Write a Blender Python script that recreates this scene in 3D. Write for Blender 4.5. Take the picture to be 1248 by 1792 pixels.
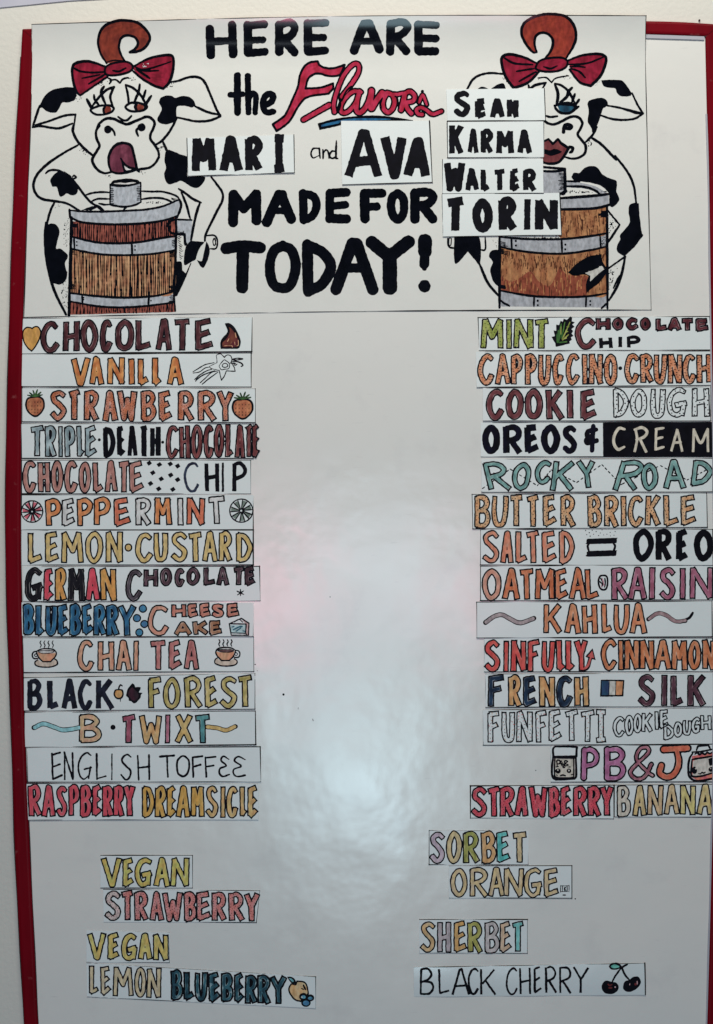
import bpy, math, random
import numpy as np
from mathutils import Vector

scene = bpy.context.scene
for o in list(bpy.data.objects):
    bpy.data.objects.remove(o)

# ------------------------------------------------------------------ camera
# the board stands in the plane y = 0; 1 mm = one unit of the (u, v) board coordinates,
# u to the right, v downwards, (624, 896) is the point in front of the camera.
CAM_D = 2.4
cam = bpy.data.cameras.new("camera")
cam_o = bpy.data.objects.new("camera", cam)
scene.collection.objects.link(cam_o)
cam_o.location = (0, -CAM_D, 0)
cam_o.rotation_euler = (math.radians(90), 0, 0)
cam.sensor_fit = 'VERTICAL'
cam.sensor_height = 24
cam.lens = 24 * CAM_D / 1.792
cam.clip_start = 0.05
cam.clip_end = 60
scene.camera = cam_o

# ------------------------------------------------------------------ world, lamps, exposure
world = bpy.data.worlds.new("World")
scene.world = world
world.use_nodes = True
bg = world.node_tree.nodes["Background"]
bg.inputs[0].default_value = (0.30, 0.80, 1.0, 1)
bg.inputs[1].default_value = 0.06

def area(name, loc, target, sx, sy, power, col, spread=180):
    l = bpy.data.lights.new(name, 'AREA')
    l.shape = 'RECTANGLE'; l.size = sx; l.size_y = sy
    l.energy = power; l.color = col; l.spread = math.radians(spread)
    o = bpy.data.objects.new(name, l)
    scene.collection.objects.link(o)
    o.location = loc
    o.rotation_euler = (Vector(target) - Vector(loc)).to_track_quat('-Z', 'Y').to_euler()
    return o
area("ceiling_lamp", (0.08, -1.85, 2.65), (0.1, 0.0, 1.15), 2.2, 0.5, 27.5, (1.0, 0.955, 0.85), 95)
area("glare_lamp", (0.05, -4.3, -1.45), (0.0, 0, -0.4), 0.34, 0.42, 9.5, (0.62, 0.88, 1.0))  # this and the next three: unseen, added for the board's pale glare
area("glare_lamp", (-0.10, -4.3, -1.05), (0.0, 0, -0.4), 0.75, 0.30, 8.0, (0.60, 0.90, 1.0))
area("glare_lamp", (0.12, -4.3, -0.30), (0.0, 0, -0.1), 0.62, 0.62, 8.0, (0.60, 0.88, 1.0))
area("glare_lamp", (0.03, -4.3, -0.80), (0.0, 0, -0.3), 1.25, 1.5, 11, (0.60, 0.90, 1.0))
area("pink_glare_lamp", (-0.45, -4.3, -0.42), (-0.2, 0, -0.1), 0.42, 0.28, 9, (1.0, 0.30, 0.45))  # this and the next: unseen, added for pink patches in the glare
area("pink_glare_lamp", (0.62, -4.3, -0.40), (0.2, 0, -0.1), 0.30, 0.22, 5.0, (1.0, 0.30, 0.45))
area("streak_lamp", (-0.15, -4.3, 0.87), (0, 0, 0.8), 1.5, 0.06, 1.1, (0.8, 0.9, 1.0))  # unseen, added to put a streak on the poster's curled top
area("low_fill_lamp", (0.0, -1.1, -2.3), (0.0, 0, 0.0), 3.0, 0.8, 1.2, (0.25, 0.60, 1.0))  # unseen cool fill, added to lift the board from below
scene.view_settings.view_transform = 'Standard'
scene.view_settings.look = 'None'
scene.view_settings.exposure = 0.08
scene.view_settings.gamma = 1.0
scene.render.engine = 'CYCLES'

# ------------------------------------------------------------------ helpers
rng = np.random.RandomState(7)
rnd = random.Random(5)

def lin(c):
    c = np.asarray(c, float) / 255.0
    return np.where(c <= 0.04045, c / 12.92, ((c + 0.055) / 1.055) ** 2.4)

REF_V = [0, 300, 560, 900, 1200, 1450, 1792]
REF_C = [(210, 206, 196), (203, 203, 197), (194, 199, 198), (176, 183, 186),
         (162, 169, 175), (150, 158, 164), (140, 148, 151)]
DESAT = .08
def pigment(c, v):
    """reflectance of an ink seen as sRGB c at height v, relative to the white paper there"""
    ref = np.array([np.interp(v, REF_V, [q[k] for q in REF_C]) for k in range(3)])
    a = np.array([.61, .63, .64]) * lin(c) / lin(ref)
    a = a * (1 - DESAT) + a.mean() * DESAT
    return np.clip(a * min(1.0, 0.72 / a.max()), 0.004, 0.86)

class Noise:
    def __init__(self, seed, scale, n=10):
        r = np.random.RandomState(seed)
        a = r.uniform(0, 2 * np.pi, n); f = r.uniform(0.5, 1.6, n) / scale
        self.kx = np.cos(a) * f; self.ky = np.sin(a) * f; self.p = r.uniform(0, 6.28, n); self.n = n
    def __call__(self, x, y):
        s = 0
        for i in range(self.n):
            s = s + np.sin(x * self.kx[i] + y * self.ky[i] + self.p[i])
        return s / math.sqrt(self.n / 2.0)          # about -2..2
N_COL = Noise(11, 2.2); N_INS = Noise(17, 3.0); N_EDGE = Noise(12, 1.6); N_EDGE2 = Noise(13, 6.0)

def W(u, v, h):
    return ((u - 624) / 1000.0, -h / 1000.0, (896 - v) / 1000.0)

# ---- materials
def mat(name):
    m = bpy.data.materials.new(name); m.use_nodes = True
    nt = m.node_tree; b = nt.nodes["Principled BSDF"]
    return m, nt, b
def node(nt, t, **kw):
    n = nt.nodes.new(t)
    for k, v in kw.items(): setattr(n, k, v)
    return n
def noise(nt, scale, detail=3, vec=None, rough=0.5, stretch=None):
    tc = node(nt, 'ShaderNodeTexCoord'); src = tc.outputs['Object']
    if stretch:
        mp = node(nt, 'ShaderNodeMapping'); mp.inputs['Scale'].default_value = stretch
        nt.links.new(src, mp.inputs['Vector']); src = mp.outputs[0]
    n = node(nt, 'ShaderNodeTexNoise'); n.inputs['Scale'].default_value = scale
    n.inputs['Detail'].default_value = detail; n.inputs['Roughness'].default_value = rough
    nt.links.new(src, n.inputs['Vector']); return n.outputs[0]
def maprange(nt, s, a, b, c, d):
    m = node(nt, 'ShaderNodeMapRange')
    for i, v in zip(range(1, 5), (a, b, c, d)): m.inputs[i].default_value = v
    nt.links.new(s, m.inputs[0]); return m.outputs[0]
def mixc(nt, f, a, b, mode='MIX'):
    m = node(nt, 'ShaderNodeMix', data_type='RGBA', blend_type=mode)
    for sock, v in ((m.inputs[0], f), (m.inputs[6], a), (m.inputs[7], b)):
        if hasattr(v, 'type') and hasattr(v, 'is_linked'): nt.links.new(v, sock)
        elif isinstance(v, (int, float)): sock.default_value = v
        else: sock.default_value = (*v, 1) if len(v) == 3 else v
    return m.outputs[2]
def bump(nt, b, src, strength, dist):
    n = node(nt, 'ShaderNodeBump'); n.inputs['Strength'].default_value = strength
    n.inputs['Distance'].default_value = dist
    nt.links.new(src, n.inputs['Height']); nt.links.new(n.outputs[0], b.inputs['Normal'])

def paper_material(name, col, rough, coat):
    m, nt, b = mat(name)
    c = mixc(nt, maprange(nt, noise(nt, 9, 4), 0.35, 0.65, 0, 1), col, tuple(q * f for q, f in zip(col, (0.95, 0.965, 0.96))))
    c = mixc(nt, maprange(nt, noise(nt, 420, 2), 0.3, 0.7, 0, 0.35), c, tuple(q * 0.93 for q in col))
    nt.links.new(c, b.inputs['Base Color'])
    b.inputs['Roughness'].default_value = rough
    b.inputs['Coat Weight'].default_value = coat
    b.inputs['Coat Roughness'].default_value = 0.16
    bump(nt, b, noise(nt, 14, 4), 0.25, 0.004)
    return m
M_PAPER = paper_material("laminated_paper", (0.735, 0.735, 0.705), 0.45, 0.35)
M_STRIP = paper_material("card_strip", (0.77, 0.815, 0.82), 0.5, 0.12)
M_GLOSS = paper_material("glossy_card", (0.74, 0.79, 0.80), 0.3, 1.0)

m, nt, b = mat("marker_ink"); M_INK = m
at = node(nt, 'ShaderNodeAttribute', attribute_name='ink')
st = maprange(nt, noise(nt, 190, 3, stretch=(1.0, 1.0, 0.5)), 0.36, 0.64, 0.0, 1.0)
c = mixc(nt, 0.5, at.outputs['Color'], mixc(nt, 1.0, at.outputs['Color'], (0.55, 0.52, 0.50), 'MULTIPLY'))
c2 = mixc(nt, 1.0, at.outputs['Color'], (1.12, 1.1, 1.1), 'MULTIPLY')
c = mixc(nt, st, c, c2)
nt.links.new(c, b.inputs['Base Color']); b.inputs['Roughness'].default_value = 0.5; b.inputs['Specular IOR Level'].default_value = 0.06
b.inputs['Coat Weight'].default_value = 0.0; b.inputs['Coat Roughness'].default_value = 0.2

m, nt, b = mat("black_ink"); M_BLACK = m
c = mixc(nt, maprange(nt, noise(nt, 60, 3), 0.3, 0.7, 0, 1), (0.0022, 0.0022, 0.004), (0.004, 0.004, 0.008))
nt.links.new(c, b.inputs['Base Color']); b.inputs['Roughness'].default_value = 0.5
b.inputs['Specular IOR Level'].default_value = 0.0
b.inputs['Coat Weight'].default_value = 0.55; b.inputs['Coat Roughness'].default_value = 0.10

m, nt, b = mat("matt_black_ink"); M_BLACK2 = m
c = mixc(nt, maprange(nt, noise(nt, 60, 3), 0.3, 0.7, 0, 1), (0.002, 0.002, 0.004), (0.005, 0.005, 0.010))
nt.links.new(c, b.inputs['Base Color']); b.inputs['Roughness'].default_value = 0.6
b.inputs['Specular IOR Level'].default_value = 0.08

m, nt, b = mat("whiteboard_enamel"); M_BOARD = m
col = (0.77, 0.75, 0.715)
c = mixc(nt, maprange(nt, noise(nt, 2.2, 4), 0.3, 0.7, 0, 1), col, (0.72, 0.73, 0.71))
sm = maprange(nt, noise(nt, 11, 5, rough=0.65), 0.56, 0.78, 0, 0.28)
c = mixc(nt, sm, c, (0.52, 0.51, 0.52))
sk = maprange(nt, noise(nt, 30, 2, stretch=(1.0, 1.0, 6.0)), 0.68, 0.8, 0, 0.25)
c = mixc(nt, sk, c, (0.50, 0.49, 0.50))
nt.links.new(c, b.inputs['Base Color'])
nt.links.new(maprange(nt, noise(nt, 7, 4), 0.3, 0.7, 0.17, 0.24), b.inputs['Roughness'])
bump(nt, b, noise(nt, 4.6, 4, rough=.5), 0.24, 0.013)

m, nt, b = mat("red_enamel"); M_RED = m
c = mixc(nt, maprange(nt, noise(nt, 18, 4, stretch=(1, 1, .25)), 0.3, 0.7, 0, 1), (0.12, 0.0008, 0.005), (0.19, 0.0012, 0.008))
c = mixc(nt, maprange(nt, noise(nt, 60, 3), 0.68, 0.78, 0, 0.2), c, (0.5, 0.2, 0.2))
nt.links.new(c, b.inputs['Base Color']); b.inputs['Roughness'].default_value = 0.42
b.inputs['Specular IOR Level'].default_value = 0.06
bump(nt, b, noise(nt, 70, 3, stretch=(1, 1, .2)), 0.2, 0.002)

m, nt, b = mat("dark_gap_shade"); M_GAP_SHADE = m  # mitre gaps and nail, also the painted contact shade along the rail
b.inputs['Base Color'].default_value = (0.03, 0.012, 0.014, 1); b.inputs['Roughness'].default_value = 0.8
m, nt, b = mat("grey_plastic"); M_LIP = m
b.inputs['Base Color'].default_value = (0.40, 0.40, 0.45, 1); b.inputs['Roughness'].default_value = 0.5

m, nt, b = mat("wall_paint"); M_WALL = m
c = mixc(nt, maprange(nt, noise(nt, 3, 4), 0.3, 0.7, 0, 1), (0.69, 0.665, 0.60), (0.645, 0.635, 0.59))
c = mixc(nt, maprange(nt, noise(nt, 40, 4), 0.62, 0.8, 0, 0.3), c, (0.62, 0.60, 0.56))
nt.links.new(c, b.inputs['Base Color']); b.inputs['Roughness'].default_value = 0.6
bump(nt, b, noise(nt, 130, 4), 0.3, 0.002)
m, nt, b = mat("trim_paint"); M_TRIM = m
c = mixc(nt, maprange(nt, noise(nt, 12, 4), 0.3, 0.7, 0, 1), (0.42, 0.42, 0.52), (0.50, 0.50, 0.58))
nt.links.new(c, b.inputs['Base Color']); b.inputs['Roughness'].default_value = 0.5

# ---- objects
def link(name, me, parent=None, mats=()):
    o = bpy.data.objects.new(name, me)
    scene.collection.objects.link(o)
    if me is not None:
        for q in mats: me.materials.append(q)
    if parent is not None: o.parent = parent
    return o
def tag(o, label=None, cat=None, group=None, kind=None):
    if label: o['label'] = label
    if cat: o['category'] = cat
    if group: o['group'] = group
    if kind: o['kind'] = kind
    return o

def droop(h):
    """where the poster curls off the board its print hangs a little lower"""
    return 0.35 * np.maximum(h - 2.0, 0)

class Soup:
    """flat polygons (marker strokes) at heights above the paper"""
    def __init__(self):
        self.v = []; self.c = []; self.f = []; self.m = []; self.nv = 0
    def add(self, P, n, col, mi):
        # P: (k, n, 3) polygons, col (k, n, 3)
        k = P.shape[0]
        if k == 0: return
        self.v.append(P.reshape(-1, 3)); self.c.append(col.reshape(-1, 3))
        self.f.append(np.full(k, n)); self.m.append(np.full(k, mi)); self.nv += k * n
    def build(self, name, parent, origin=(0, 0, 0)):
        if not self.v: return None
        V = np.concatenate(self.v); C = np.concatenate(self.c)
        F = np.concatenate(self.f).astype(np.int32); Mi = np.concatenate(self.m).astype(np.int32)
        V = V - np.array(origin)
        me = bpy.data.meshes.new(name)
        me.vertices.add(len(V)); me.vertices.foreach_set('co', V.astype(np.float32).ravel())
        me.loops.add(len(V)); me.loops.foreach_set('vertex_index', np.arange(len(V), dtype=np.int32))
        st = np.concatenate([[0], np.cumsum(F)[:-1]]).astype(np.int32)
        me.polygons.add(len(F)); me.polygons.foreach_set('loop_start', st)
        me.polygons.foreach_set('loop_total', F); me.polygons.foreach_set('material_index', Mi)
        at = me.color_attributes.new('ink', 'FLOAT_COLOR', 'POINT')
        at.data.foreach_set('color', np.concatenate([C, np.ones((len(C), 1))], 1).astype(np.float32).ravel())
        me.update(calc_edges=True); me.validate()
        return link(name, me, parent, (M_BLACK if parent is not None and parent.name.startswith(('poster', 'cow')) else M_BLACK2, M_INK))

def smooth(pts, closed=False, sub=7):
    P = [np.array(p, float) for p in pts]
    n = len(P)
    if n < 3 and not closed: return P
    out = []
    rngi = range(n) if closed else range(n - 1)
    for i in rngi:
        p0 = P[(i - 1) % n] if (closed or i > 0) else P[0] * 2 - P[1]
        p1 = P[i]; p2 = P[(i + 1) % n]
        p3 = P[(i + 2) % n] if (closed or i + 2 < n) else P[-1] * 2 - P[-2]
        for t in np.linspace(0, 1, sub, endpoint=False):
            out.append(0.5 * ((2 * p1) + (-p0 + p2) * t + (2 * p0 - 5 * p1 + 4 * p2 - p3) * t * t + (-p0 + 3 * p1 - 3 * p2 + p3) * t ** 3))
    out.append(P[0] if closed else P[-1])
    return out

class View:
    def __init__(self, ox, oy, s): self.ox, self.oy, self.s = ox, oy, s
    def __call__(self, x, y): return (self.ox + x * self.s, self.oy + y * self.s)
    def path(self, txt, closed=False):
        """'x,y x,y | x,y ...'  smooth runs, corners at |"""
        runs = [[tuple(map(float, t.split(','))) for t in r.split()] for r in txt.split('|')]
        if len(runs) == 1:
            r = [self(*p) for p in runs[0]]
            return smooth(r, closed)
        out = []; last = None
        for r in runs:
            r = [self(*p) for p in r]
            if last is not None: r = [last] + r
            s = smooth(r)
            out += s if last is None else s[1:]
            last = r[-1]
        return out
    def pts(self, txt):
        return [self(*map(float, t.split(','))) for t in txt.split()]

class Field:
    """signed distance grid over a piece of the board; shapes are united into it"""
    def __init__(self, u0, v0, u1, v1, step=0.8):
        self.u0, self.v0, self.h = u0, v0, step
        self.nx = int((u1 - u0) / step) + 2; self.ny = int((v1 - v0) / step) + 2
        self.d = np.full((self.ny, self.nx), 4.0)
    def win(self, x0, y0, x1, y1, m=4.0):
        i0 = max(0, int((y0 - m - self.v0) / self.h)); i1 = min(self.ny, int((y1 + m - self.v0) / self.h) + 2)
        j0 = max(0, int((x0 - m - self.u0) / self.h)); j1 = min(self.nx, int((x1 + m - self.u0) / self.h) + 2)
        if i1 <= i0 or j1 <= j0: return None
        X = self.u0 + np.arange(j0, j1) * self.h; Y = self.v0 + np.arange(i0, i1) * self.h
        return (slice(i0, i1), slice(j0, j1), X[None, :], Y[:, None])
    def seg(self, a, b, ra, rb, butt=(False, False)):
        r = max(ra, rb)
        w = self.win(min(a[0], b[0]) - r, min(a[1], b[1]) - r, max(a[0], b[0]) + r, max(a[1], b[1]) + r)
        if w is None: return
        si, sj, X, Y = w
        dx, dy = b[0] - a[0], b[1] - a[1]; L = math.hypot(dx, dy)
        if L < 1e-6: dx, dy, L = 1e-6, 0, 1e-6
        ux, uy = dx / L, dy / L
        p = (X - a[0]) * ux + (Y - a[1]) * uy; q = (Y - a[1]) * ux - (X - a[0]) * uy
        rr = ra + (rb - ra) * np.clip(p / L, 0, 1)
        over = np.maximum(np.maximum(-p, p - L), 0)
        d = np.hypot(over, q) - rr
        if butt[0]: d = np.where(p < 0, np.maximum(np.abs(q) - rr, -p - 0.25 * ra), d)
        if butt[1]: d = np.where(p > L, np.maximum(np.abs(q) - rr, p - L - 0.25 * rb), d)
        self.d[si, sj] = np.minimum(self.d[si, sj], d)
    def stroke(self, pts, w, butt=False, taper=(1, 1), jit=0.0):
        n = len(pts)
        if 2 <= n < 7 and (taper[0] < 1 or taper[1] < 1) and not butt:
            q = []
            for i in range(n - 1):
                for t in (0, .2, .4, .6, .8): q.append((pts[i][0] + (pts[i+1][0] - pts[i][0]) * t, pts[i][1] + (pts[i+1][1] - pts[i][1]) * t))
            pts = q + [pts[-1]]; n = len(pts)
        if n == 1: self.seg(pts[0], (pts[0][0] + .01, pts[0][1]), w, w); return
        for i in range(n - 1):
            t0 = i / (n - 1); t1 = (i + 1) / (n - 1)
            def ww(t):
                e = 1.0
                if taper[0] < 1: e = min(e, taper[0] + (1 - taper[0]) * min(1, t * 5))
                if taper[1] < 1: e = min(e, taper[1] + (1 - taper[1]) * min(1, (1 - t) * 5))
                return w * e * (1 + jit * math.sin(7.3 * t + pts[0][0]))
            self.seg(pts[i], pts[i + 1], ww(t0), ww(t1), (butt and i == 0, butt and i == n - 2))
    def fill(self, pts, grow=0.0):
        P = np.array(pts); x0, y0 = P.min(0); x1, y1 = P.max(0)
        w = self.win(x0, y0, x1, y1)
        if w is None: return
        si, sj, X, Y = w
        D = np.full((Y.shape[0], X.shape[1]), 1e9); ins = np.zeros(D.shape, bool)
        n = len(P)
        for i in range(n):
            a = P[i]; b = P[(i + 1) % n]; e = b - a; L2 = e @ e
            if L2 < 1e-9: continue
            t = np.clip(((X - a[0]) * e[0] + (Y - a[1]) * e[1]) / L2, 0, 1)
            D = np.minimum(D, (X - a[0] - t * e[0]) ** 2 + (Y - a[1] - t * e[1]) ** 2)
            if a[1] != b[1]:
                c = ((a[1] > Y) != (b[1] > Y)) & (X < (b[0] - a[0]) * (Y - a[1]) / (b[1] - a[1]) + a[0])
                ins ^= c
        d = np.sqrt(D); d = np.where(ins, -d, d) - grow
        self.d[si, sj] = np.minimum(self.d[si, sj], np.clip(d, -4, 4))
    def dot(self, x, y, r, rx=None):
        rx = rx or r
        w = self.win(x - rx, y - r, x + rx, y + r)
        if w is None: return
        si, sj, X, Y = w
        d = (np.hypot((X - x) / rx, (Y - y) / r) - 1) * min(r, rx)
        self.d[si, sj] = np.minimum(self.d[si, sj], np.clip(d, -4, 4))
    def wobble(self, a=0.22, s=1.0):
        X = self.u0 + np.arange(self.nx) * self.h; Y = self.v0 + np.arange(self.ny) * self.h
        self.d = self.d + a * N_EDGE(X[None, :] * s, Y[:, None] * s) * 0.6 + a * 0.7 * N_EDGE2(X[None, :], Y[:, None]) * 0.6
        return self

def emit(soup, F, h, colfun, warp, mi=1, off=0.0, d=None, maxrun=10):
    """polygons of the region where F.d < off, at height h mm + warp"""
    d = (F.d if d is None else d) - off
    ins = d < 0
    if not ins.any(): return
    ny, nx = d.shape
    c = [ins[:-1, :-1], ins[:-1, 1:], ins[1:, 1:], ins[1:, :-1]]
    case = c[0] * 1 + c[1] * 2 + c[2] * 4 + c[3] * 8
    dv = [d[:-1, :-1], d[:-1, 1:], d[1:, 1:], d[1:, :-1]]
    corner = [(0, 0), (1, 0), (1, 1), (0, 1)]
    def out(pu, pv, n):
        # reverse order so the face looks at the camera
        pu = pu[:, ::-1]; pv = pv[:, ::-1]
        U = F.u0 + pu * F.h; V = F.v0 + pv * F.h
        hh = h + warp(U, V)
        P = np.stack([(U - 624) / 1000, -hh / 1000, (896 - V - droop(hh)) / 1000], -1)
        soup.add(P, n, colfun(U, V), mi)
    for k in range(1, 15):
        I, J = np.nonzero(case == k)
        if len(I) == 0: continue
        us, vs = [], []
        for q in range(4):
            q2 = (q + 1) % 4
            if k >> q & 1:
                us.append(J + corner[q][0]); vs.append(I + corner[q][1])
            if (k >> q & 1) != (k >> q2 & 1):
                a = dv[q][I, J]; b2 = dv[q2][I, J]; t = a / (a - b2)
                us.append(J + corner[q][0] + t * (corner[q2][0] - corner[q][0]))
                vs.append(I + corner[q][1] + t * (corner[q2][1] - corner[q][1]))
        out(np.stack([np.asarray(u, float) for u in us], 1), np.stack([np.asarray(v, float) for v in vs], 1), len(us))
    full = case == 15
    lim = np.zeros((full.shape[0], 1), bool)
    pad = np.concatenate([lim, full, lim], 1)
    I0, J0 = np.nonzero(pad[:, 1:] & ~pad[:, :-1]); _, J1 = np.nonzero(~pad[:, 1:] & pad[:, :-1])
    a, s, e = [], [], []
    for i, j0, j1 in zip(I0.tolist(), J0.tolist(), J1.tolist()):
        while j0 < j1:
            k = min(j1, j0 + maxrun); a.append(i); s.append(j0); e.append(k); j0 = k
    if a:
        a = np.array(a, float); s = np.array(s, float); e = np.array(e, float)
        out(np.stack([s, e, e, s], 1), np.stack([a, a, a + 1, a + 1], 1), 4)

def solid(col, v, amp=0.0, col2=None):
    c1 = pigment(col, v); c2 = pigment(col2, v) if col2 is not None else c1 * 0.75
    def f(U, V):
        t = np.clip(0.5 + 0.45 * N_COL(U, V * 0.4), 0, 1)[..., None]
        if col2 is None: t = t * amp
        return c1 * (1 - t) + c2 * t
    return f
BLK = lambda U, V: np.full(U.shape + (3,), 0.003)

def drawing(name, parent, origin, box, h, warp, layers, step=0.8, label=None, wob=0.2):
    """layers: list of (colour or None for black, colour2, [commands])"""
    sp = Soup(); k = 0
    for lay in layers:
        col, col2, cmds = lay[:3]
        F = Field(*box, step=step)
        for cmd in cmds:
            t = cmd[0]
            if t == 'F': F.fill(cmd[1].path(cmd[2]), cmd[3] if len(cmd) > 3 else 0)
            elif t == 'O': F.fill(cmd[1].path(cmd[2], True), 0)
            elif t == 'S': F.stroke(cmd[1].path(cmd[3]), cmd[2] * (1.4 if cmd[2] < 1.4 else 1.15 if cmd[2] < 2.6 else 1), False, (0.72, 0.72) if cmd[2] < 2.6 else (1, 1))
            elif t == 'B': F.stroke(cmd[1].path(cmd[3]), cmd[2], True)
            elif t == 'C': F.stroke(cmd[1].path(cmd[3], True), cmd[2])
            elif t == 'L': F.stroke(cmd[1].path(cmd[3].replace(' ', ' | ')), cmd[2])
            elif t == 'D':
                for p in cmd[1].pts(cmd[3]): F.dot(p[0], p[1], cmd[2])
            elif t == 'E': p = cmd[1](cmd[2], cmd[3]); F.dot(p[0], p[1], cmd[5] * cmd[1].s, cmd[4] * cmd[1].s)
            elif t == 'R':                                   # stipple inside a convex polygon, n dots
                P = np.array(cmd[1].pts(cmd[4]))
                a0 = P.min(0); a1 = P.max(0)
                for _ in range(cmd[3]):
                    for _t in range(30):
                        q = a0 + (a1 - a0) * np.array([rnd.random(), rnd.random()])
                        s = [np.cross(P[(i + 1) % len(P)] - P[i], q - P[i]) for i in range(len(P))]
                        if all(x > 0 for x in s) or all(x < 0 for x in s): break
                    F.dot(q[0], q[1], cmd[2] * rnd.uniform(0.7, 1.15))
            elif t == 'G':                                   # wood grain between two curves
                top = np.array(cmd[1].path(cmd[4])); bot = np.array(cmd[1].path(cmd[5]))
                x0 = max(top[:, 0].min(), bot[:, 0].min()); x1 = min(top[:, 0].max(), bot[:, 0].max())
                for i in range(cmd[3]):
                    x = x0 + (x1 - x0) * (i + rnd.uniform(.2, .8)) / cmd[3]
                    ya = np.interp(x, top[:, 0], top[:, 1]) + rnd.uniform(0, 2.5); yb = np.interp(x, bot[:, 0], bot[:, 1]) - rnd.uniform(0, 2.5)
                    if cmd[6] < 1:
                        m = rnd.uniform(ya, yb); l = (yb - ya) * cmd[6] * rnd.uniform(.4, 1)
                        ya, yb = max(ya, m - l / 2), min(yb, m + l / 2)
                    ph = rnd.uniform(0, 6); am = rnd.uniform(.2, .9)
                    pts = [(x + am * math.sin(ph + s * 3), ya + (yb - ya) * s) for s in np.linspace(0, 1, 7)]
                    F.stroke(pts, cmd[2] * rnd.uniform(0.6, 1.25), jit=0.35)
            elif t == 'X':                                   # tick marks: x0,y0 x1,y1 base, length dx,dy, n
                (ax, ay), (bx, by) = cmd[1].pts(cmd[3]); n = cmd[5]; dx, dy = cmd[4]
                for i in range(n):
                    s = (i + .5) / n; q = rnd.uniform(.6, 1.2)
                    x = ax + (bx - ax) * s; y = ay + (by - ay) * s
                    F.stroke([(x, y), (x + dx * q, y + dy * q)], cmd[2], False, (1, .3))
        F.wobble(wob if col is None else wob * 0.8)
        if col is None: emit(sp, F, h + 0.06 * k, BLK, warp, 0)
        else: emit(sp, F, h + 0.06 * k, solid(col, (box[1] + box[3]) / 2, .5, col2), warp, 1)
        k += 1
    o = sp.build(name, parent, origin)
    if label: o['label'] = label
    return o

# ------------------------------------------------------------------ hand-drawn alphabet (strokes in a unit box)
G = {
 'A': [('L', '0,1 .44,0 .56,0 1,1'), ('L', '.2,.66 .8,.64')],
 'B': [('L', '0,0 .02,1'), ('C', '0,.02 .6,.0 .88,.2 .6,.42 .05,.5'), ('C', '.05,.5 .75,.5 1,.74 .7,.96 .02,1')],
 'C': [('C', '1,.1 .7,0 .3,.08 .02,.4 .05,.75 .35,1 .7,.98 1,.78')],
 'D': [('L', '0,0 .03,1'), ('C', '0,0 .55,.08 .95,.38 .95,.62 .6,.9 .03,1')],
 'E': [('L', '0,.04 .02,.97'), ('L', '0,.06 .85,0'), ('L', '0,.52 .8,.40'), ('L', '.02,.98 1,.82')],
 'F': [('L', '0,.04 .04,1'), ('L', '0,.05 1,0'), ('L', '0,.5 .8,.42')],
 'G': [('C', '.92,.08 .6,0 .2,.15 .0,.5 .1,.85 .45,1 .8,.9'), ('L', '.8,.95 .9,.55'), ('L', '.45,.6 1,.54')],
 'H': [('L', '0,.02 .02,1'), ('L', '.98,0 1,1'), ('L', '0,.54 1,.46')],
 'I': [('L', '.5,0 .5,1')],
 'J': [('L', '.1,.03 1,0'), ('C', '.62,0 .66,.5 .55,.9 .25,1 0,.85 .02,.62')],
 'K': [('L', '0,0 .02,1'), ('L', '.92,0 .05,.56'), ('L', '.3,.42 1,1')],
 'L': [('L', '0,0 .05,.97'), ('L', '.05,.97 1,.86')],
 'M': [('L', '0,1 .06,0'), ('L', '.06,.0 .5,.6 .92,.0'), ('L', '.92,0 1,1')],
 'N': [('L', '0,1 .02,0'), ('L', '.02,0 .98,1'), ('L', '.98,1 1,0')],
 'O': [('O', '.5,0 .12,.2 0,.5 .12,.84 .48,1 .86,.84 1,.5 .88,.18')],
 'P': [('L', '0,.02 .04,1'), ('C', '0,.03 .6,0 1,.2 .8,.46 .06,.58')],
 'R': [('L', '0,.02 .03,1'), ('C', '0,.03 .6,0 .95,.18 .75,.42 .06,.54'), ('L', '.3,.5 1,1')],
 'S': [('C', '.95,.1 .6,0 .12,.1 .12,.3 .5,.47 .92,.68 .8,.92 .4,1 .0,.84')],
 'T': [('L', '0,.06 1,0'), ('L', '.5,.03 .52,1')],
 'U': [('C', '0,0 .0,.5 .1,.88 .45,1 .8,.9 .96,.5 1,0')],
 'V': [('L', '0,0 .46,1 .54,1 1,0')],
 'W': [('L', '0,0 .24,1 .5,.3 .78,1 1,0')],
 'X': [('L', '0,0 1,1'), ('L', '.95,0 .05,1')],
 'Y': [('L', '0,0 .48,.46'), ('L', '1,0 .48,.46 .5,1')],
 '!': [('L', '.5,0 .5,.7'), ('L', '.5,1 .5,1.01')],
 'i': [('L', '.5,0 .5,1'), ('L', '0,0 1,0'), ('L', '0,1 1,1')],
 '+': [('C', '.95,.12 .2,.2 .1,.4 .6,.44'), ('C', '.6,.44 0,.55 .1,.72 1,.62'), ('L', '.62,0 .55,1')],
 '&': [('C', '1,.9 .75,.8 .3,.4 .45,.05 .75,.0 .8,.2 .3,.55 .0,.8 .2,1 .6,.95 .95,.55')],
 'e': [('C', '.95,.15 .4,0 .15,.2 .7,.45 .1,.6 .05,.85 .4,1 1,.9')],
}
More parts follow.
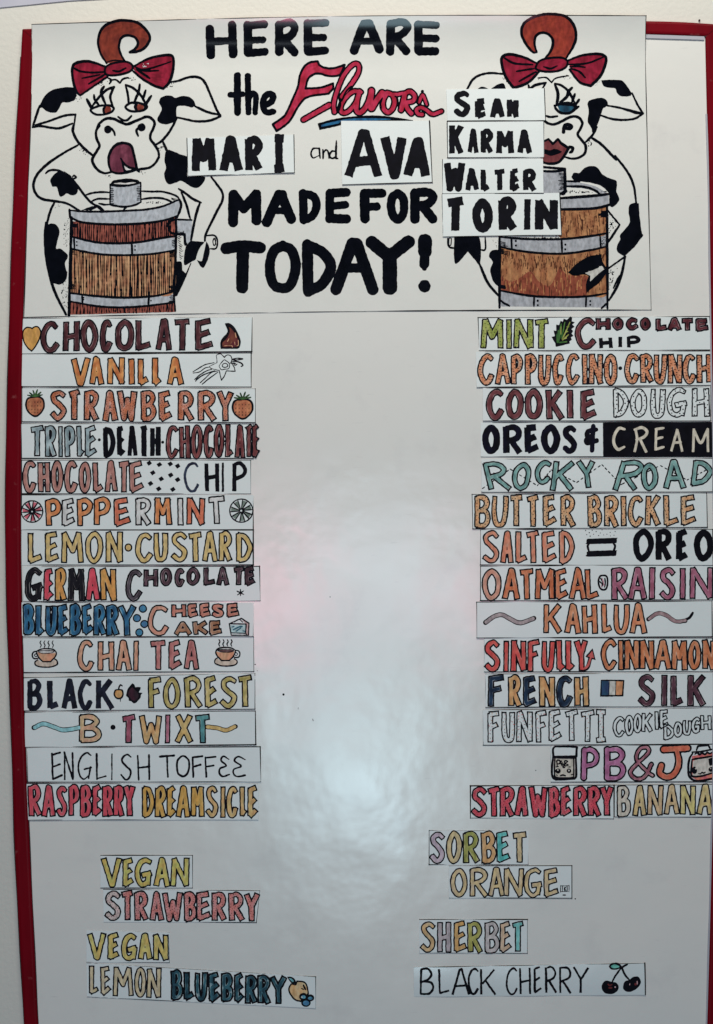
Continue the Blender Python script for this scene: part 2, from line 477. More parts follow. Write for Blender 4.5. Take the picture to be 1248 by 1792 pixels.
def glyph(ch, x0, y0, x1, y1, w, F, butt=True, skew=0.0, fat=1.0):
    if ch in 'AN': fat = min(fat, 1.0)
    w = min(w, (x1 - x0) * fat * {'M': .17, 'W': .16, 'N': .21, 'A': .205, 'B': .25, 'R': .25, 'H': .24, 'L': .27}.get(ch, .34))
    iw = min(w, (x1 - x0) * 0.42)
    ax0, ax1, ay0, ay1 = x0 + iw, x1 - iw, y0 + w * .8, y1 - w * .8
    if ch in 'OCS': ay0 += w * .2; ay1 -= w * .2
    j = lambda: rnd.uniform(-.035, .035)
    for kind, txt in G[ch]:
        pts = [tuple(map(float, t.split(','))) for t in txt.split()]
        q = []
        for (px, py) in pts:
            px += j(); py += j() * .6
            yy = ay0 + (ay1 - ay0) * py
            q.append((ax0 + (ax1 - ax0) * px + skew * (0.5 - py) * (y1 - y0), yy))
        ww = w * rnd.uniform(.93, 1.08)
        if kind == 'L': F.stroke(q, ww, butt)
        elif kind == 'C': F.stroke(smooth(q), ww, butt, (0.75, 1))
        else: F.stroke(smooth(q, True), ww, False)

def word(name, parent, origin, view, text, edges, y, style, h, warp, label=None):
    """edges: flat list x0,x1 per letter (view units); y: (top,bottom[,top_end,bottom_end])"""
    y = tuple(y) if len(y) == 4 else tuple(y) * 2
    pairs = list(zip(edges[0::2], edges[1::2]))
    X0 = min(p[0] for p in pairs); X1 = max(p[1] for p in pairs)
    u0, va = view(X0, min(y[0], y[2])); u1, vb = view(X1, max(y[1], y[3]))
    box = (u0 - 9, va - 9, u1 + 9, vb + 9); vm = (va + vb) / 2
    w = style.get('w', 3.0); ol = style.get('ol', 1.25); cols = style['c']
    if not style.get('solid'): w += .05; ol += 1.3
    if not isinstance(cols, list): cols = [cols]
    cols2 = style.get('c2'); cols2 = [cols2] if not isinstance(cols2, list) else cols2
    step = style.get('step', 0.8)
    fs = []
    for ch, (a, b) in zip(text, pairs):
        F = Field(*box, step=step)
        t = ((a + b) / 2 - X0) / max(1, X1 - X0)
        ya = y[0] + (y[2] - y[0]) * t; yb = y[1] + (y[3] - y[1]) * t
        pa = view(a, ya); pb = view(b, yb)
        jy = rnd.uniform(-.8, .8) if style.get('jit', 1) else 0
        glyph(ch, pa[0] + ol * .8, pa[1] + ol * .8 + jy, pb[0] - ol * .8, pb[1] - ol * .8 + jy, w, F, style.get('butt', True), style.get('skew', 0) + rnd.uniform(-.02, .02), style.get('fat', 1.0))
        F.wobble(style.get('wob', 0.28)); fs.append(F)
    sp = Soup(); A = Field(*box, step=step)
    A.d = np.minimum.reduce([f.d for f in fs])
    if style.get('solid'):
        if cols[0] is None: emit(sp, A, h, BLK, warp, 0)
        else: emit(sp, A, h, solid(cols[0], vm, .5, cols2[0]), warp, 1)
    else:
        holl = style.get('hollow')
        ink = Field(*box, step=step)
        ds = []
        for i, f in enumerate(fs):
            d = f.d
            for g in fs[i + 1:i + 2]: d = np.maximum(d, ol * 0.9 - g.d)
            ds.append(d)
        if holl is True:
            ring = np.maximum(A.d - ol, -np.minimum.reduce(ds))
            emit(sp, A, h, BLK, warp, 0, 0, ring)
        else:
            emit(sp, A, h, BLK, warp, 0, ol)
            NI = .32 * N_INS(A.u0 + np.arange(A.nx)[None, :] * A.h, A.v0 + np.arange(A.ny)[:, None] * A.h)
            for i, d in enumerate(ds):
                cc = cols[i % len(cols)]; c2 = cols2[i % len(cols2)] if cols2 else None
                pale = tuple(.5 * q + .5 * r for q, r in zip(cc, (212, 208, 206)))
                emit(sp, A, h + .05, solid(pale, vm, .3, cc), warp, 1, 0, d)
                emit(sp, A, h + .10, solid(cc, vm, .5, c2), warp, 1, -.42, d + NI)
        if style.get('dots'):
            kind, size, gap, dcol = style['dots']
            D = Field(*box, step=min(step, .6))
            allf = np.minimum.reduce(ds); pts = []
            yy = box[1]
            cand = [(rnd.uniform(box[0], box[2]), rnd.uniform(box[1], box[3])) for _ in range(int((box[2] - box[0]) * (box[3] - box[1]) / 2.2))]
            for (px, py) in cand:
                j = int((px - A.u0) / A.h); i = int((py - A.v0) / A.h)
                if not (0 <= i < A.ny and 0 <= j < A.nx) or allf[i, j] > -size * .55: continue
                if any((px - q[0]) ** 2 + (py - q[1]) ** 2 < gap * gap for q in pts): continue
                pts.append((px, py))
                if kind == 'dot': D.dot(px, py, size * 1.25 * rnd.uniform(.8, 1.1))
                elif kind == 'dash':
                    a = rnd.uniform(-.3, .3); D.stroke([(px - size * 1.5 * math.cos(a), py - size * 1.5 * math.sin(a)), (px + size * 1.5 * math.cos(a), py + size * 1.5 * math.sin(a))], size * .8)
                elif kind == 'fleck':
                    a = rnd.uniform(0, 3.1); D.stroke([(px - size * 1.3 * math.cos(a), py - size * 1.3 * math.sin(a)), (px + size * 1.3 * math.cos(a), py + size * 1.3 * math.sin(a))], size * .5)
                elif kind == 'tri':
                    D.fill([(px - size * 1.3, py - size * .7), (px + size * 1.2, py - size * .5), (px, py + size)])
            if dcol is None: emit(sp, D, h + .15, BLK, warp, 0)
            else:
                pal = [pigment(c, vm) for c in dcol]
                nn = Noise(rnd.randrange(999), 5.0)
                def pf(U, V):
                    k = np.clip(((nn(U, V) + 1.6) / 3.2 * len(pal)).astype(int), 0, len(pal) - 1)
                    return np.array(pal)[k]
                emit(sp, D, h + .15, pf, warp, 1)
    o = sp.build(name, parent, origin)
    if label and o: o['label'] = label
    return o

def paper(name, label, cat, quad, base, thick=0.3, matl=None, group=None, warp=None, nx=24, nz=5, curve=None, border=None):
    """a sheet: quad = TL, TR, BR, BL in (u, v); warp(U,V) -> lift in mm"""
    (ax, ay), (bx, by), (cx, cy), (dx, dy) = quad
    warp = warp or (lambda U, V: 0 * U)
    org = W((ax + bx + cx + dx) / 4, (ay + by + cy + dy) / 4, 0)
    S = np.linspace(0, 1, nx + 1); T = np.linspace(0, 1, nz + 1)
    SS, TT = np.meshgrid(S, T)
    U = (ax * (1 - SS) + bx * SS) * (1 - TT) + (dx * (1 - SS) + cx * SS) * TT
    V = (ay * (1 - SS) + by * SS) * (1 - TT) + (dy * (1 - SS) + cy * SS) * TT
    if curve: V = V + curve(SS, TT)
    hh = warp(U, V)
    def P(h): return np.stack([(U - 624) / 1000 - org[0], -(h + hh) / 1000 - org[1], (896 - V - droop(h + hh)) / 1000 - org[2]], -1).reshape(-1, 3)
    v = np.concatenate([P(base + thick), P(base)]).tolist(); n = (nx + 1) * (nz + 1); f = []
    I = lambda i, j: i * (nx + 1) + j
    for i in range(nz):
        for j in range(nx):
            f.append((I(i, j), I(i + 1, j), I(i + 1, j + 1), I(i, j + 1)))
            f.append((n + I(i, j), n + I(i, j + 1), n + I(i + 1, j + 1), n + I(i + 1, j)))
    v = v + v; m2 = 2 * n; I0 = I; I = lambda i, j: m2 + I0(i, j)
    for j in range(nx):
        f.append((I(0, j), I(0, j + 1), n + I(0, j + 1), n + I(0, j)))
        f.append((I(nz, j + 1), I(nz, j), n + I(nz, j), n + I(nz, j + 1)))
    for i in range(nz):
        f.append((I(i + 1, 0), I(i, 0), n + I(i, 0), n + I(i + 1, 0)))
        f.append((I(i, nx), I(i + 1, nx), n + I(i + 1, nx), n + I(i, nx)))
    me = bpy.data.meshes.new(name); me.from_pydata(v, [], f); me.update()
    me.polygons.foreach_set('use_smooth', [i < 2 * nx * nz for i in range(len(f))])
    root = bpy.data.objects.new(name, None); scene.collection.objects.link(root)
    root.location = org; root.empty_display_size = .02
    link('sheet', me, root, (matl or M_STRIP,))
    tag(root, label, cat, group)
    # pen line along the cut edge
    if border:
        pts = {'t': (U[0], V[0] + .5), 'b': (U[-1], V[-1] - .5), 'l': (U[:, 0] + .5, V[:, 0]), 'r': (U[:, -1] - .5, V[:, -1])}
        F = Field(U.min() - 2, V.min() - 2, U.max() + 2, V.max() + 2, step=0.7)
        for k, wd in border.items():
            xs, ys = pts[k]; q = list(zip(xs.tolist(), ys.tolist()))
            for i in range(len(q) - 1): F.seg(q[i], q[i + 1], wd * 1.35, wd * 1.35)
        X = F.u0 + np.arange(F.nx) * F.h; Y = F.v0 + np.arange(F.ny) * F.h
        F.d = F.d + .22 * (N_EDGE2(X[None, :] * .25, Y[:, None] * .25)) + .05
        sp = Soup(); emit(sp, F, base + thick + .03, lambda U, V: np.full(U.shape + (3,), 0.012), warp, 1)
        sp.build('border_line', root, org)['kind'] = 'stuff'
    return root, org, base + thick + 0.06, warp

# ------------------------------------------------------------------ wall
def prism(name, poly, h0, h1, m, parent=None, origin=(0, 0, 0)):
    n = len(poly); v = [np.array(W(u, w, h1)) - origin for u, w in poly] + [np.array(W(u, w, h0)) - origin for u, w in poly]
    f = [tuple(range(n - 1, -1, -1)), tuple(range(n, 2 * n))] + [(i, (i + 1) % n, n + (i + 1) % n, n + i) for i in range(n)]
    me = bpy.data.meshes.new(name); me.from_pydata([tuple(q) for q in v], [], f); me.update()
    return link(name, me, parent, (m,))
wall = prism('wall', [(-1400, -900), (2700, -900), (2700, 2900), (-1400, 2900)], -60, -9, M_WALL)
tag(wall, kind='structure')
tr = prism('ceiling_trim', [(-1400, 172), (-20, 12.5), (120, -1.5), (2700, -150), (2700, -230), (-1400, -90)], -8.9, -7, M_TRIM)
tag(tr, kind='structure')

# ------------------------------------------------------------------ the board and its frame
ORG = np.array(W(640, 1020, 0))
board = bpy.data.objects.new('menu_board', None); scene.collection.objects.link(board); board.location = ORG
tag(board, 'large white enamel menu board in a red painted frame, hung on the cream wall', 'menu board')

LO = [(52, 39.5), (100, 37), (200, 31), (300, 26), (430, 21), (560, 17), (745, 12), (900, 10), (1000, 11), (1100, 13.5), (1200, 17), (1300, 21), (1500, 27), (1792, 43), (2024, 56)]
LI = [(68, 58), (100, 57), (200, 54), (300, 50), (430, 45), (560, 40.5), (745, 37.5), (900, 36.5), (1000, 37), (1100, 39), (1200, 41.5), (1300, 44.5), (1500, 53), (1792, 67), (2000, 79)]
RI = [(65, 1234), (200, 1237), (300, 1240), (560, 1244), (900, 1250), (1300, 1249), (1540, 1244), (1792, 1237), (2000, 1230)]
RO = [(44, 1261), (200, 1264), (300, 1267), (560, 1271), (900, 1277), (1300, 1276), (1540, 1271), (1792, 1264), (2024, 1257)]
TO = [(39.5, 52), (300, 43), (700, 37), (1128, 38), (1261, 44)]
TI = [(58, 68), (300, 63), (700, 59), (1128, 61), (1234, 65)]
BO = [(56, 2024), (1257, 2024)]; BI = [(79, 2000), (1230, 2000)]

panel_poly = [(u - 3, v) for v, u in LI] + [(u + 3, v) for v, u in RI][::-1]
panel_poly = [(55, 64)] + [(u - 3, v) for v, u in LI[1:]] + [(u + 3, v) for v, u in RI[::-1][:-1]] + [(1237, 62), (1128, 58), (700, 56), (300, 60)]
prism('panel', panel_poly, -8.7, 0, M_BOARD, board, ORG)

def rail(outer, inner, name='frame_rail', n=40):
    """outer and inner edges as (u, v) polylines -> moulded rail with chamfered edges"""
    def res(p):
        p = np.array(p, float); s = np.concatenate([[0], np.cumsum(np.hypot(*np.diff(p, axis=0).T))]); s /= s[-1]
        sp = np.array(smooth([tuple(x) for x in p])) if len(p) > 2 else p
        s = np.concatenate([[0], np.cumsum(np.hypot(*np.diff(sp, axis=0).T))]); s /= s[-1]
        t = np.linspace(0, 1, n); return np.stack([np.interp(t, s, sp[:, 0]), np.interp(t, s, sp[:, 1])], 1)
    A = res(outer); B = res(inner)
    prof = [(0, -8.8), (0, 1.5), (.04, 2.8), (.10, 3.5), (.2, 4), (.8, 4), (.9, 3.5), (.96, 2.8), (1, 1.5), (1, -2)]
    v = []; k = len(prof)
    for i in range(n):
        wv = 0.35 * math.sin(i * .9)
        for t, h in prof:
            p = A[i] * (1 - t) + B[i] * t
            v.append(tuple(np.array(W(p[0], p[1], h + .1 * wv)) - ORG))
    f = [(i * k + j, (i + 1) * k + j, (i + 1) * k + j + 1, i * k + j + 1) for i in range(n - 1) for j in range(k - 1)]
    f += [tuple(range(k)), tuple(range((n - 1) * k, n * k))[::-1]]
    me = bpy.data.meshes.new(name); me.from_pydata(v, [], f); me.update()
    import bmesh
    bm = bmesh.new(); bm.from_mesh(me); bmesh.ops.recalc_face_normals(bm, faces=bm.faces); bm.to_mesh(me); bm.free()
    return link(name, me, board, (M_RED,))
sw = lambda L: [(u, v) for v, u in L]
g = 0.45
rail([(u, v + (g if i == 0 else 0)) for i, (u, v) in enumerate(sw(LO))], [(u, v + (g if i == 0 else 0)) for i, (u, v) in enumerate(sw(LI))])
rail([(u, v + (g if i == 0 else 0)) for i, (u, v) in enumerate(sw(RO))], [(u, v + (g if i == 0 else 0)) for i, (u, v) in enumerate(sw(RI))])
rail([(u, v - g) for u, v in TO], [(u, v - g) for u, v in TI])
rail([(u, v + g) for u, v in BO], [(u, v + g) for u, v in BI], n=2)
# dark joint behind the mitres, dark strips painting contact shade where rail meets panel / wall
prism('mitre_joint', [(40.5, 52.6), (43, 52.6), (58, 66.5), (58, 70), (55, 67)], -8.4, 2.9, M_GAP_SHADE, board, ORG)
prism('mitre_joint', [(1260, 44.5), (1257, 44.3), (1233.5, 63), (1233.5, 66), (1237, 65.6)], -8.4, 2.9, M_GAP_SHADE, board, ORG)
def edge_strip(edge, w, off, h, m, name='edge_shade', hb=-2):
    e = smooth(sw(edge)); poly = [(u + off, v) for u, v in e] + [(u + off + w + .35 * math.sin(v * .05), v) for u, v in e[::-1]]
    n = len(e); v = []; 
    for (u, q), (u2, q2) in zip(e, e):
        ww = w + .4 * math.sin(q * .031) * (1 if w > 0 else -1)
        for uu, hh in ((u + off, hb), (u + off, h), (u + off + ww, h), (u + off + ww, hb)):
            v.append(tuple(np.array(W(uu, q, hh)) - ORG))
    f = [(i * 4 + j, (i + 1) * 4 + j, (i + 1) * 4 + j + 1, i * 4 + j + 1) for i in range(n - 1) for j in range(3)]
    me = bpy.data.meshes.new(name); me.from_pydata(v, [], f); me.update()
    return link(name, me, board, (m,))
edge_strip(LI[1:], 1.5, -.2, .8, M_GAP_SHADE)  # contact shade beside the left rail, painted as a dark strip
edge_strip(LO[1:], -1.5, .2, 1, M_GAP_SHADE, hb=-8.8)
edge_strip(RI[1:], -2.6, .2, 2.0, M_LIP, 'edge_lip')
prism('edge_lip', [(1119, 60.5), (1232, 64.5), (1232, 70.5), (1119, 67)], -.5, 2.2, M_LIP, board, ORG)
# marks left on the panel
VB = View(440, 800, .3683)
drawing('marker_specks', board, ORG, (40, 560, 1240, 1780), 0.05, lambda U, V: 0 * U,
        [(None, None, [('D', VB, 1.9, '152,1128'), ('D', VB, .9, '374,664 183,1560 28,1015 18,985'), ('S', VB, .45, '291,1244 295,1254'),
                       ('S', VB, .35, '222,1188 223,1200'), ('D', View(808, 1290, .3526), 1.0, '368,165'), ('D', View(950, 1520, .0561), 1.3, '1012,945')])],
        step=1.0)['kind'] = 'stuff'
nail = prism('nail', [(1226 + 1.7 * math.cos(a), 33 + 1.7 * math.sin(a)) for a in np.linspace(0, 2 * math.pi, 12, endpoint=False)], -9, -6.5, M_GAP_SHADE)
tag(nail, 'small dark nail head in the wall above the top right corner of the red frame', 'nail')

# ------------------------------------------------------------------ the poster
def pwarp(U, V):
    t = np.clip(124 - V, 0, 200); b = .0016 * t * t          # the sheet climbs over the top rail
    return b + .25 * np.sin(U / 130.0) * np.sin(V / 90.0) + .3
def pcurve(S, T):
    top = -3.0 * np.sin(np.pi * S) * 2.2; bot = -2.6 * np.sin(np.pi * np.minimum(1, S * 1.0)) * 1.4
    return top * (1 - T) + bot * T
POS, PO, PH, PW = paper('poster', 'laminated poster of two cows churning ice cream, headed HERE ARE the Flavors, on the board', 'poster',
    ((58, 43), (1128, 28), (1140, 543), (42, 556)), 0.1, .3, M_PAPER, None, pwarp, 60, 170, pcurve, {'t': .5, 'b': .55, 'r': .55, 'l': .3})
V3 = View(340, 0, .4006); V4 = View(340, 280, .4006)
def let(name, v, box, strokes, h=None, label=None, z=0):
    return drawing(name, POS, PO, box, (h or PH), PW, [(None, None, [('S' if s[2] else 'B', v, s[0], s[1]) for s in strokes])], step=.8, label=label, wob=.35)
R_, B_ = 1, 0
let('lettering', V3, (350, 20, 585, 115), [
    (7.7, '70,128 73,242', 1), (7.7, '168,112 170,238', 1), (6.8, '72,184 168,178', 1),
    (7.7, '236,112 236,232', 1), (6.8, '236,114 308,108', 1), (6.4, '238,178 300,175', 1), (7.0, '238,234 308,228', 1),
    (7.7, '372,112 372,228', 1), (7.0, '372,112 420,100 440,125 420,160 375,170', 1), (7.5, '395,178 438,230', 1),
    (7.7, '497,105 497,225', 1), (6.8, '497,105 575,102', 1), (6.6, '499,165 565,166', 1), (7.3, '499,228 572,222', 1)], label='heading words HERE in thick rounded black letters')
let('lettering', V3, (600, 20, 785, 112), [
    (8.1, '698,222 742,108', 1), (7.7, '742,105 765,105', 1), (8.1, '765,108 808,216', 1), (6.2, '722,182 790,182', 1),
    (7.7, '858,106 856,226', 1), (7.0, '858,108 905,98 932,120 905,152 862,165', 1), (7.5, '882,175 925,224', 1),
    (7.7, '978,110 980,222', 1), (6.6, '978,108 1055,112', 1), (6.6, '980,168 1055,170', 1), (7.5, '985,226 1052,226', 1)], label='heading word ARE in thick rounded black letters')
let('lettering', V3, (390, 115, 495, 215), [
    (6.4, '188,330 190,492', 1), (5.1, '158,415 212,412', 1), (5.5, '234,332 237,492', 1), (5.1, '240,425 258,408 270,425 266,492', 1),
    (5.7, '302,462 336,446 345,420 325,410 306,428 300,462 314,490 345,488', 1)])
let('lettering', V3, (535, 240, 600, 290), [
    (1.5, '545,648 520,650 510,672 520,690 545,680', 1), (1.5, '546,646 550,692', 1), (1.5, '562,655 563,693', 1), (1.5, '563,668 576,656 586,666 589,692', 1),
    (1.5, '618,662 600,662 592,680 602,693 621,684', 1), (1.5, '621,615 619,685 627,694', 1)])
let('lettering', V4, (395, 325, 775, 410), [
    (9.0, '170,272 172,152', 1), (8.8, '172,152 216,212', 1), (8.8, '216,212 270,152', 1), (9.0, '270,150 272,264', 1),
    (8.8, '316,272 370,152', 1), (8.4, '370,150 385,152', 1), (8.8, '380,152 424,258', 1), (6.4, '345,222 400,222', 1),
    (7.7, '476,146 478,262', 1), (7.5, '476,148 520,160 534,200 515,245 478,262', 1),
    (7.9, '592,150 592,256', 1), (7.9, '592,146 665,142', 1), (7.0, '592,204 660,196', 1), (8.4, '592,256 664,258', 1),
    (8.8, '744,150 746,256', 1), (8.1, '744,146 820,146', 1), (7.3, '745,206 798,204', 1),
    (7.7, '888,146 866,165 860,202 868,242 890,260 910,242 917,202 910,165 888,146', 1),
    (8.4, '964,148 964,258', 1), (8.1, '964,144 1020,142 1042,164 1020,192 975,202', 1), (8.4, '1000,205 1042,258', 1)])
let('lettering', V4, (375, 405, 770, 525), [
    (10.3, '140,386 210,376 288,384', 1), (11.0, '213,392 210,556', 1),
    (9.0, '388,374 348,398 330,465 345,540 388,560 424,540 443,465 426,398 388,374', 1),
    (9.7, '494,370 498,574', 1), (9.7, '494,372 560,405 597,465 560,540 498,574', 1),
    (10.3, '620,566 688,370', 1), (9.9, '690,364 708,364', 1), (10.3, '712,370 780,566', 1), (8.4, '655,472 745,472', 1),
    (11.4, '776,360 850,422', 1), (11.4, '936,358 852,424', 1), (12.8, '854,425 855,558', 1),
    (12.1, '1008,352 1008,400', 1), (8.8, '1008,400 1005,455', 1), (4.0, '1006,455 1005,474', 1), (10.6, '1005,550 1006,552', 1)])
FA = View(470, 100, .1282); FB = View(620, 100, .1282)
fF = '60,920 | 190,830 240,770 330,580 400,410 430,250 490,130 570,75 670,60 | 690,110 | 760,145 880,155 1040,110 | 980,245 | 900,260 800,255 700,225 620,235 540,300 505,430 | 700,420 800,390 880,360 | 880,430 820,500 | 640,520 520,550 460,600 390,700 290,870 200,950 110,1010 | 60,920'
rib = [(FA, 3.6, '900,750 890,640 930,480 1010,280 1110,140 1190,90 1235,130 1220,230 1130,370 1000,540'),
       (FA, 4.0, '480,855 830,655'),
       (FA, 3.6, '1260,480 1160,470 1050,560 985,680 1010,760 1090,740 1180,640 1235,520'),
       (FB, 4.2, '70,470 40,600 30,720 70,760 130,720 190,620 235,460'),
       (FB, 5.0, '235,460 225,600 235,700 300,600 380,490'),
       (FB, 4.0, '450,490 400,580 395,690 455,755 520,710 550,610 520,520 450,490'), (FB, 3.2, '370,480 470,500 580,510 660,495'),
       (FB, 4.4, '690,500 670,600 640,720'), (FB, 3.8, '690,500 760,470 825,530 800,600 710,620'), (FB, 4.0, '700,640 730,710 780,770'),
       (FB, 2.6, '885,620 935,520 990,650'), (FB, 3.3, '930,785 870,775 850,720 910,690 980,720 1070,780 1190,740')]
drawing('lettering', POS, PO, (470, 95, 785, 240), PH, PW, [
    (None, None, [('F', FA, fF, 2.2)] + [('S', v, w + 2.4, p) for v, w, p in rib] + [('D', FB, 3, '930,470')]),
    ((168, 12, 46), (192, 36, 74), [('F', FA, fF, -2.0)] + [('S', v, w - .5, p) for v, w, p in rib]),
    (None, None, [('S', FA, 1.3, '1000,600 1060,470 1130,400'), ('S', FA, 1.3, '960,560 980,640 950,760'), ('S', FB, 1.2, '385,560 360,640 370,700'), ('S', FB, 1.2, '590,560 610,700'), ('D', FB, 1.6, '560,540')])],
    step=.6, label='red script word Flavors with black outline')
drawing('underline_swoosh', POS, PO, (545, 195, 735, 240), PH, PW, [
    (None, None, [('F', FA, '675,910 | 900,850 1100,822 1350,805 1600,812 1970,868 | 1700,875 1400,880 1250,885 | 1000,890 | 980,930 | 700,990 | 675,910', .8)]),
    ((30, 110, 150), (20, 70, 110), [('F', FA, '720,925 | 900,880 1100,845 1350,835 1600,840 1700,852 | 1400,868 1000,872 | 960,905 | 720,955 | 720,925', 0)])], step=.6, label='blue brush stroke under the word Flavors')

# ---- cow with its mouth open (left)
V0 = View(0, 0, .33654); V1 = View(0, 280, .33654)
A1 = View(50, 30, .16026); A2 = View(200, 80, .16026); A3 = View(50, 220, .16026); A4 = View(200, 220, .16026); A5 = View(50, 380, .16026); A6 = View(200, 380, .16026)
CB = (50, 100, 400, 556)
cow = drawing('cow_drawing', POS, PO, CB, PH, PW, [
  ((96, 40, 58), (125, 60, 78), [('F', A3, '900,500 870,400 890,300 950,215 1040,190 1120,220 1150,310 1180,480 | 1100,505 980,520 900,500')]),
  ((214, 212, 206), None, [('F', A3, '1030,400 1060,440 1110,465 1180,475 | 1090,505 1060,480 1030,400')]),
  ((150, 62, 45), (110, 40, 30), [('E', A1, 862, 1012, 42, 42), ('E', A2, 282, 675, 42, 36)]),
  (None, None, [
   ('F', A1, '500,770 400,768 270,795 180,860 125,960 | 115,1000 150,990 200,1030 290,1045 330,1010 370,935 430,935 500,910 530,860 | 500,770'),
   ('S', A1, 2.0, '122,970 85,1080 45,1205'), ('S', A1, 1.9, '75,1180 200,1145 340,1095 420,1072 515,1065 | 490,1248'), ('S', A1, 2.0, '45,1205 130,1190 250,1210 330,1215 400,1195 485,1160'),
   ('S', A3, 2.2, '490,0 485,60 530,160 600,240 700,325'),
   ('S', A1, 1.2, '885,730 905,690 870,665'), ('S', A1, 1.2, '890,695 950,685 1000,720 | 1030,680 1080,665 1100,670'),
   ('S', A1, 2.4, '640,900 690,995'), ('S', A1, 2.0, '715,850 725,900 770,960'), ('S', A1, 2.4, '825,760 800,800 800,850 840,950'), ('S', A1, 2.1, '690,985 760,890 850,800 935,765 | 895,870 925,990'),
   ('C', A1, 2.0, '680,1015 750,978 830,965 900,970 935,1000 900,1040 820,1065 730,1062'), ('S', A1, 2.0, '840,975 820,1010 830,1060'),
   ('S', A2, 1.9, '125,435 150,530 160,640'), ('S', A2, 2.1, '125,430 200,460 290,540 345,640'), ('S', A2, 2.2, '280,425 265,510 215,630'), ('S', A2, 2.2, '345,490 315,580'), ('S', A2, 2.4, '405,550 340,650'),
   ('C', A2, 2.2, '125,670 170,632 240,622 320,642 360,668 320,705 240,720 165,710'), ('S', A2, 2.4, '250,630 232,670 250,715'), ('F', A2, '310,640 360,655 340,700 300,715 325,680 310,640'),
   ('S', A1, 1.9, '980,1090 1030,1125 1080,1125 1125,1080'),
   ('S', A1, 2.2, '740,1248 770,1170 850,1110 940,1115 1000,1145 1080,1170 1180,1130 1230,1108'),
   ('S', A2, 2.2, '140,855 250,820 340,780 400,790 440,840 430,900 400,960 395,1020 440,1080 480,1150 490,1220'),
   ('S', A4, 2.0, '490,320 480,360 440,420 380,460 290,475 250,480'), ('S', A3, 2.2, '780,0 740,60 745,140 775,220 740,290 700,360 710,420 760,485 830,520 900,508'),
   ('E', A3, 868, 42, 42, 44), ('S', A3, 1.8, '890,20 930,60 945,105'), ('E', A2, 300, 893, 44, 44), ('S', A2, 2.0, '262,900 245,930 262,985'),
   ('S', A3, 2.2, '900,500 875,400 890,300 950,215 1040,190 1120,220 1150,310 1170,400 1185,475 | 1100,505 980,522 900,500'),
   ('S', A3, 1.9, '1010,360 1050,420 1110,460 1180,470 | 1100,500 1050,490 1020,380'), ('S', A4, 1.2, '240,480 275,505'),
   ('S', A2, 2.0, '680,800 650,860 590,960 520,1040 450,1085'), ('S', A2, 2.0, '530,1040 560,1110 600,1160 790,1220'),
   ('S', A2, 2.0, '610,400 700,385 800,350 880,340 950,360 1000,420 1060,560 1120,700 1160,770 | 1100,800 1000,825 880,825 760,800 690,785'), ('S', A2, 2.0, '880,660 960,700 1050,735 1160,755'),
   ('F', A2, '490,620 510,570 570,545 630,550 670,570 740,550 820,560 870,600 890,650 | 850,675 780,660 690,665 680,740 680,800 640,840 560,860 490,840 470,800 500,740 520,690 490,620'),
   ('S', A3, 2.2, '540,215 400,290 220,410 100,530 55,640 80,740 150,800 290,825 420,850 560,930'),
   ('F', A3, '250,640 240,590 300,515 360,500 430,545 500,610 540,690 520,750 470,760 415,740 380,770 340,768 310,670 265,665 250,640'),
   ('S', A3, 1.9, '190,520 230,490 300,485 370,510 480,590 620,770 700,850 780,890 820,925'), ('S', A3, 1.3, '480,585 520,565 500,545 485,555'),
   ('F', A3, '575,925 700,878 760,890 | 690,925 | 575,925'), ('F', A3, '700,870 770,885 825,928 | 790,928 740,890 | 700,870'),
   ('S', A3, 2.0, '290,830 240,930 205,1060 188,1160'), ('S', A5, 2.4, '190,60 182,200 195,430 235,640 290,820 410,1065'),
   ('F', A5, '195,90 250,70 310,90 340,160 320,250 305,340 350,345 420,400 430,440 400,500 410,570 425,630 400,700 340,735 265,720 | 215,550 190,400 185,250 195,90'),
   ('F', A4, '560,290 600,262 | 800,345 | 800,558 | 985,558 960,640 900,680 830,660 740,605 680,620 600,640 560,600 545,530 565,460 550,380 560,290'),
   ('S', A4, 2.0, '705,690 780,740 860,800 950,840'), ('S', A4, 2.2, '935,845 900,950 870,1080 840,1248'), ('S', A4, 2.0, '735,730 790,870 830,1020'),
   ('S', A4, 2.0, '1060,560 1120,640 1180,730 1180,820 1120,940 1050,1080 1000,1190 990,1260'),
   ('F', A6, '835,258 990,272 | 940,330 905,410 890,460 840,490 790,520 760,510 770,380 790,310 835,258'),
   ('F', A6, '1000,250 1040,330 1035,420 985,545 950,545 900,465 | 935,480 960,480 | 1000,290 1000,250'),
   ('S', A6, 1.5, '1010,202 1095,202 1128,260 1112,340 1050,346'), ('C', A6, 1.2, '1078,265 1092,232 1108,262 1104,300 1088,308'),
   ('F', A6, '665,490 735,490 745,580 | 780,612 | 830,510 845,500 | 800,620 690,860 | 662,870 | 665,490'),
   ('R', A1, .75, 9, '520,890 580,860 590,885 540,925'), ('R', A1, .75, 11, '755,735 850,675 870,700 790,755'), ('R', A1, .75, 8, '1105,650 1160,650 1190,700 1110,690'),
   ('R', A2, .7, 9, '570,470 620,420 680,400 640,450'), ('R', A2, .75, 9, '480,1100 520,1075 545,1110 500,1150'), ('R', A3, .7, 14, '530,245 560,240 690,325 640,345'),
   ('R', A3, .7, 10, '820,540 930,540 900,570 850,560'), ('R', A3, .7, 8, '300,860 380,860 350,890 290,900'), ('R', A4, .7, 9, '280,500 365,500 310,530'),
   ('R', A5, .75, 44, '385,60 440,0 440,330 385,310'), ('R', A5, .75, 46, '370,760 430,480 430,1020 350,930'), ('X', A3, .5, '380,490 480,560', (3, 4), 7),
   ('X', A6, .5, '695,210 720,470', (6, -3), 14)])], step=.7, label='cow with its mouth wide open beside a wooden churn')
